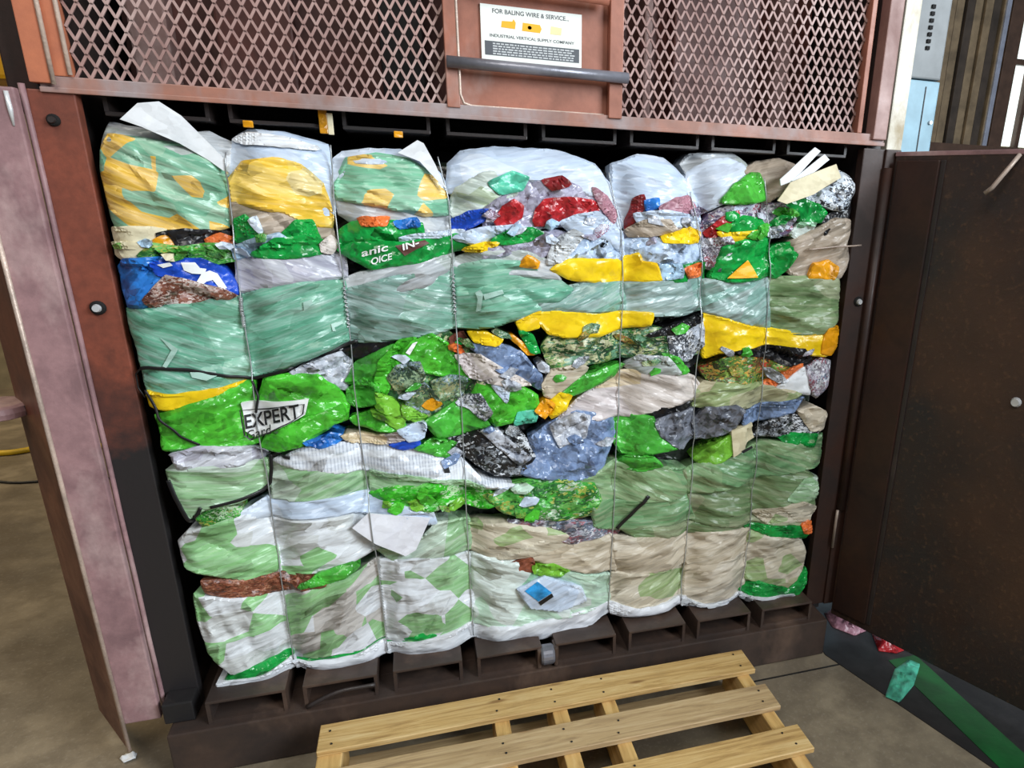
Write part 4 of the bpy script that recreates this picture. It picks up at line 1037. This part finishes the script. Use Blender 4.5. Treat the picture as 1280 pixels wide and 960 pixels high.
# ------------------------------------------------------------------ pallet
pal = empty('wooden_pallet', (-.619, -.166, 0), -.0067); tag(pal, 'light pine wooden pallet lying in front of the baler', 'pallet')
LP = 1.214
def PB(o): o.parent = pal; return o
ys_ = [0, -.161, -.332, -.50, -.66]; wd = [.098, .096, .088, .09, .1]
def board_mesh(w_, seed, L=LP, t=.016):
    r_ = random.Random(seed); n = 24; V = []; Fc = []
    for i in range(n+1):
        x = L*i/n; e0 = .0015*nz(x*6, seed, 1.3); e1 = .0015*nz(x*6, seed, 5.3); dz = .0015*nz(x*2, seed, 9)
        V += [(x, e0, 0+dz), (x, -w_+e1, 0+dz), (x, -w_+e1, t+dz), (x, e0, t+dz)]
    for i in range(n):
        a = i*4
        for k in range(4): Fc.append((a+k, a+(k+1) % 4, a+4+(k+1) % 4, a+4+k))
    Fc += [(3, 2, 1, 0), (n*4, n*4+1, n*4+2, n*4+3)]
    return V, Fc
STR = [(.0, .06), (.438, .478), (.595, .637), (.735, .775), (1.154, 1.194)]
for i, (y, w_) in enumerate(zip(ys_, wd)):
    V, Fc = board_mesh(w_, i*3+1); xo = (0, -.002, .006, -.01, .0)[i]
    o = PB(mesh_obj('deck_board', [(x+xo, yy+y, z+.1245) for x, yy, z in V], Fc, ('pallet_wood', 'pallet_wood_grey')[i % 2]))
    bm = bmesh.new(); bm.from_mesh(o.data); bmesh.ops.recalc_face_normals(bm, faces=bm.faces); bmesh.ops.bevel(bm, geom=[e for e in bm.edges if len(e.link_faces) == 2 and e.calc_face_angle(0) > .8], offset=.0018, segments=1, affect='EDGES'); bm.to_mesh(o.data); bm.free()
    for (a, b) in STR:
        for f in (.25, .72):
            q = lathe('nail', [(.0032, .0), (.003, .0012)], 'cord_black', o, ((a+b)/2+random.uniform(-.012, .012), y-w_*f+random.uniform(-.008, .008), .1412), 7)
for i, (a, b) in enumerate(STR):
    bm = bmesh.new(); add_box(bm, a, b, -.77, -.004, .019, .124, .003); PB(bm_obj('stringer', bm, 'stringer_wood'))
for y in (-.0, -.34, -.66):
    V, Fc = board_mesh(.1, 50+y); PB(mesh_obj('bottom_board', [(x, yy+y, z+.002) for x, yy, z in V], Fc, 'pallet_wood_grey'))

# ------------------------------------------------------------------ floor litter under the open door
st = mesh_obj('floor_stripe', [(1.15, -.2, .0), (1.26, -.2, .0), (1.28, -3, .0), (1.17, -3, .0), (1.15, -.2, .0015), (1.26, -.2, .0015), (1.28, -3, .0015), (1.17, -3, .0015)],
              [(3, 2, 1, 0), (4, 5, 6, 7), (0, 1, 5, 4), (1, 2, 6, 5), (2, 3, 7, 6), (3, 0, 4, 7)], 'green_paint')
for v in st.data.vertices:
    v.co.z += .003
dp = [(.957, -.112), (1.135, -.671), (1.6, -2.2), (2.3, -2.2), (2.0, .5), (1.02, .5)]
dk = mesh_obj('dark_floor_slab', [(x, y, .0) for x, y in dp]+[(x, y, .003) for x, y in dp], [(5, 4, 3, 2, 1, 0), (6, 7, 8, 9, 10, 11)]+[(i, (i+1) % 6, 6+(i+1) % 6, 6+i) for i in range(6)], 'steel_black', fl); tag(dk, 'thin dark slab on the floor under the door')  # thin dark slab on the floor beside and under the door
st.parent = fl; tag(st, 'green painted stripe')
def litter(name, px, mat, label, hgt=.03, sc=28):
    P = [on_z(x, y, .0) for x, y in px]; c = sum(P)/len(P); ang = np.linspace(0, 2*math.pi, 40, endpoint=False); V = []; Fc = []
    n = len(P); ring = []
    for i in range(40):
        t = i/40*n; j = int(t); q = P[j % n]+(P[(j+1) % n]-P[j % n])*(t-j); ring.append(q)
    V.append((c[0], c[1], hgt)); K = 7
    for s in range(1, K+1):
        for i in range(40):
            q = c+(ring[i]-c)*s/K; h = hgt*(1-(s/K)**2)+.016*(1-2*abs(nz(q[0]*sc, q[1]*sc, 3)))*(1-(s/K)**4); V.append((q[0], q[1], max(.006, h)))
    for i in range(40): V.append((ring[i][0], ring[i][1], .0033))
    for i in range(40): Fc.append((0, 1+i, 1+(i+1) % 40))
    for s in range(K):
        for i in range(40): Fc.append((1+s*40+i, 1+(s+1)*40+i, 1+(s+1)*40+(i+1) % 40, 1+s*40+(i+1) % 40))
    Fc.append(tuple(1+K*40+i for i in range(40))[::-1])
    o = mesh_obj(name, V, Fc, mat, None, True); tag(o, label, 'litter'); return o
litter('pink_wrapper', [(1030, 768), (1050, 758), (1078, 776), (1082, 790), (1068, 796), (1040, 785)], 'maroon_pink', 'crumpled pinkish film on the floor beside the sill end')
litter('red_wrapper', [(1086, 785), (1110, 795), (1135, 812), (1120, 818), (1098, 815)], 'red', 'crumpled red wrapper under the open door', .02)
litter('teal_glint', [(1118, 838), (1136, 826), (1150, 832), (1142, 858), (1124, 880), (1106, 872)], 'teal', 'teal light reflection modelled as a flat scrap on the floor under the open door', .006)  # thin teal shape standing in for a reflection on the floor
litter('paper_scrap', [(150, 950), (158, 944), (172, 943), (170, 949), (155, 955)], 'card_white', 'small white scrap on the floor at the foot of the left post', .008)
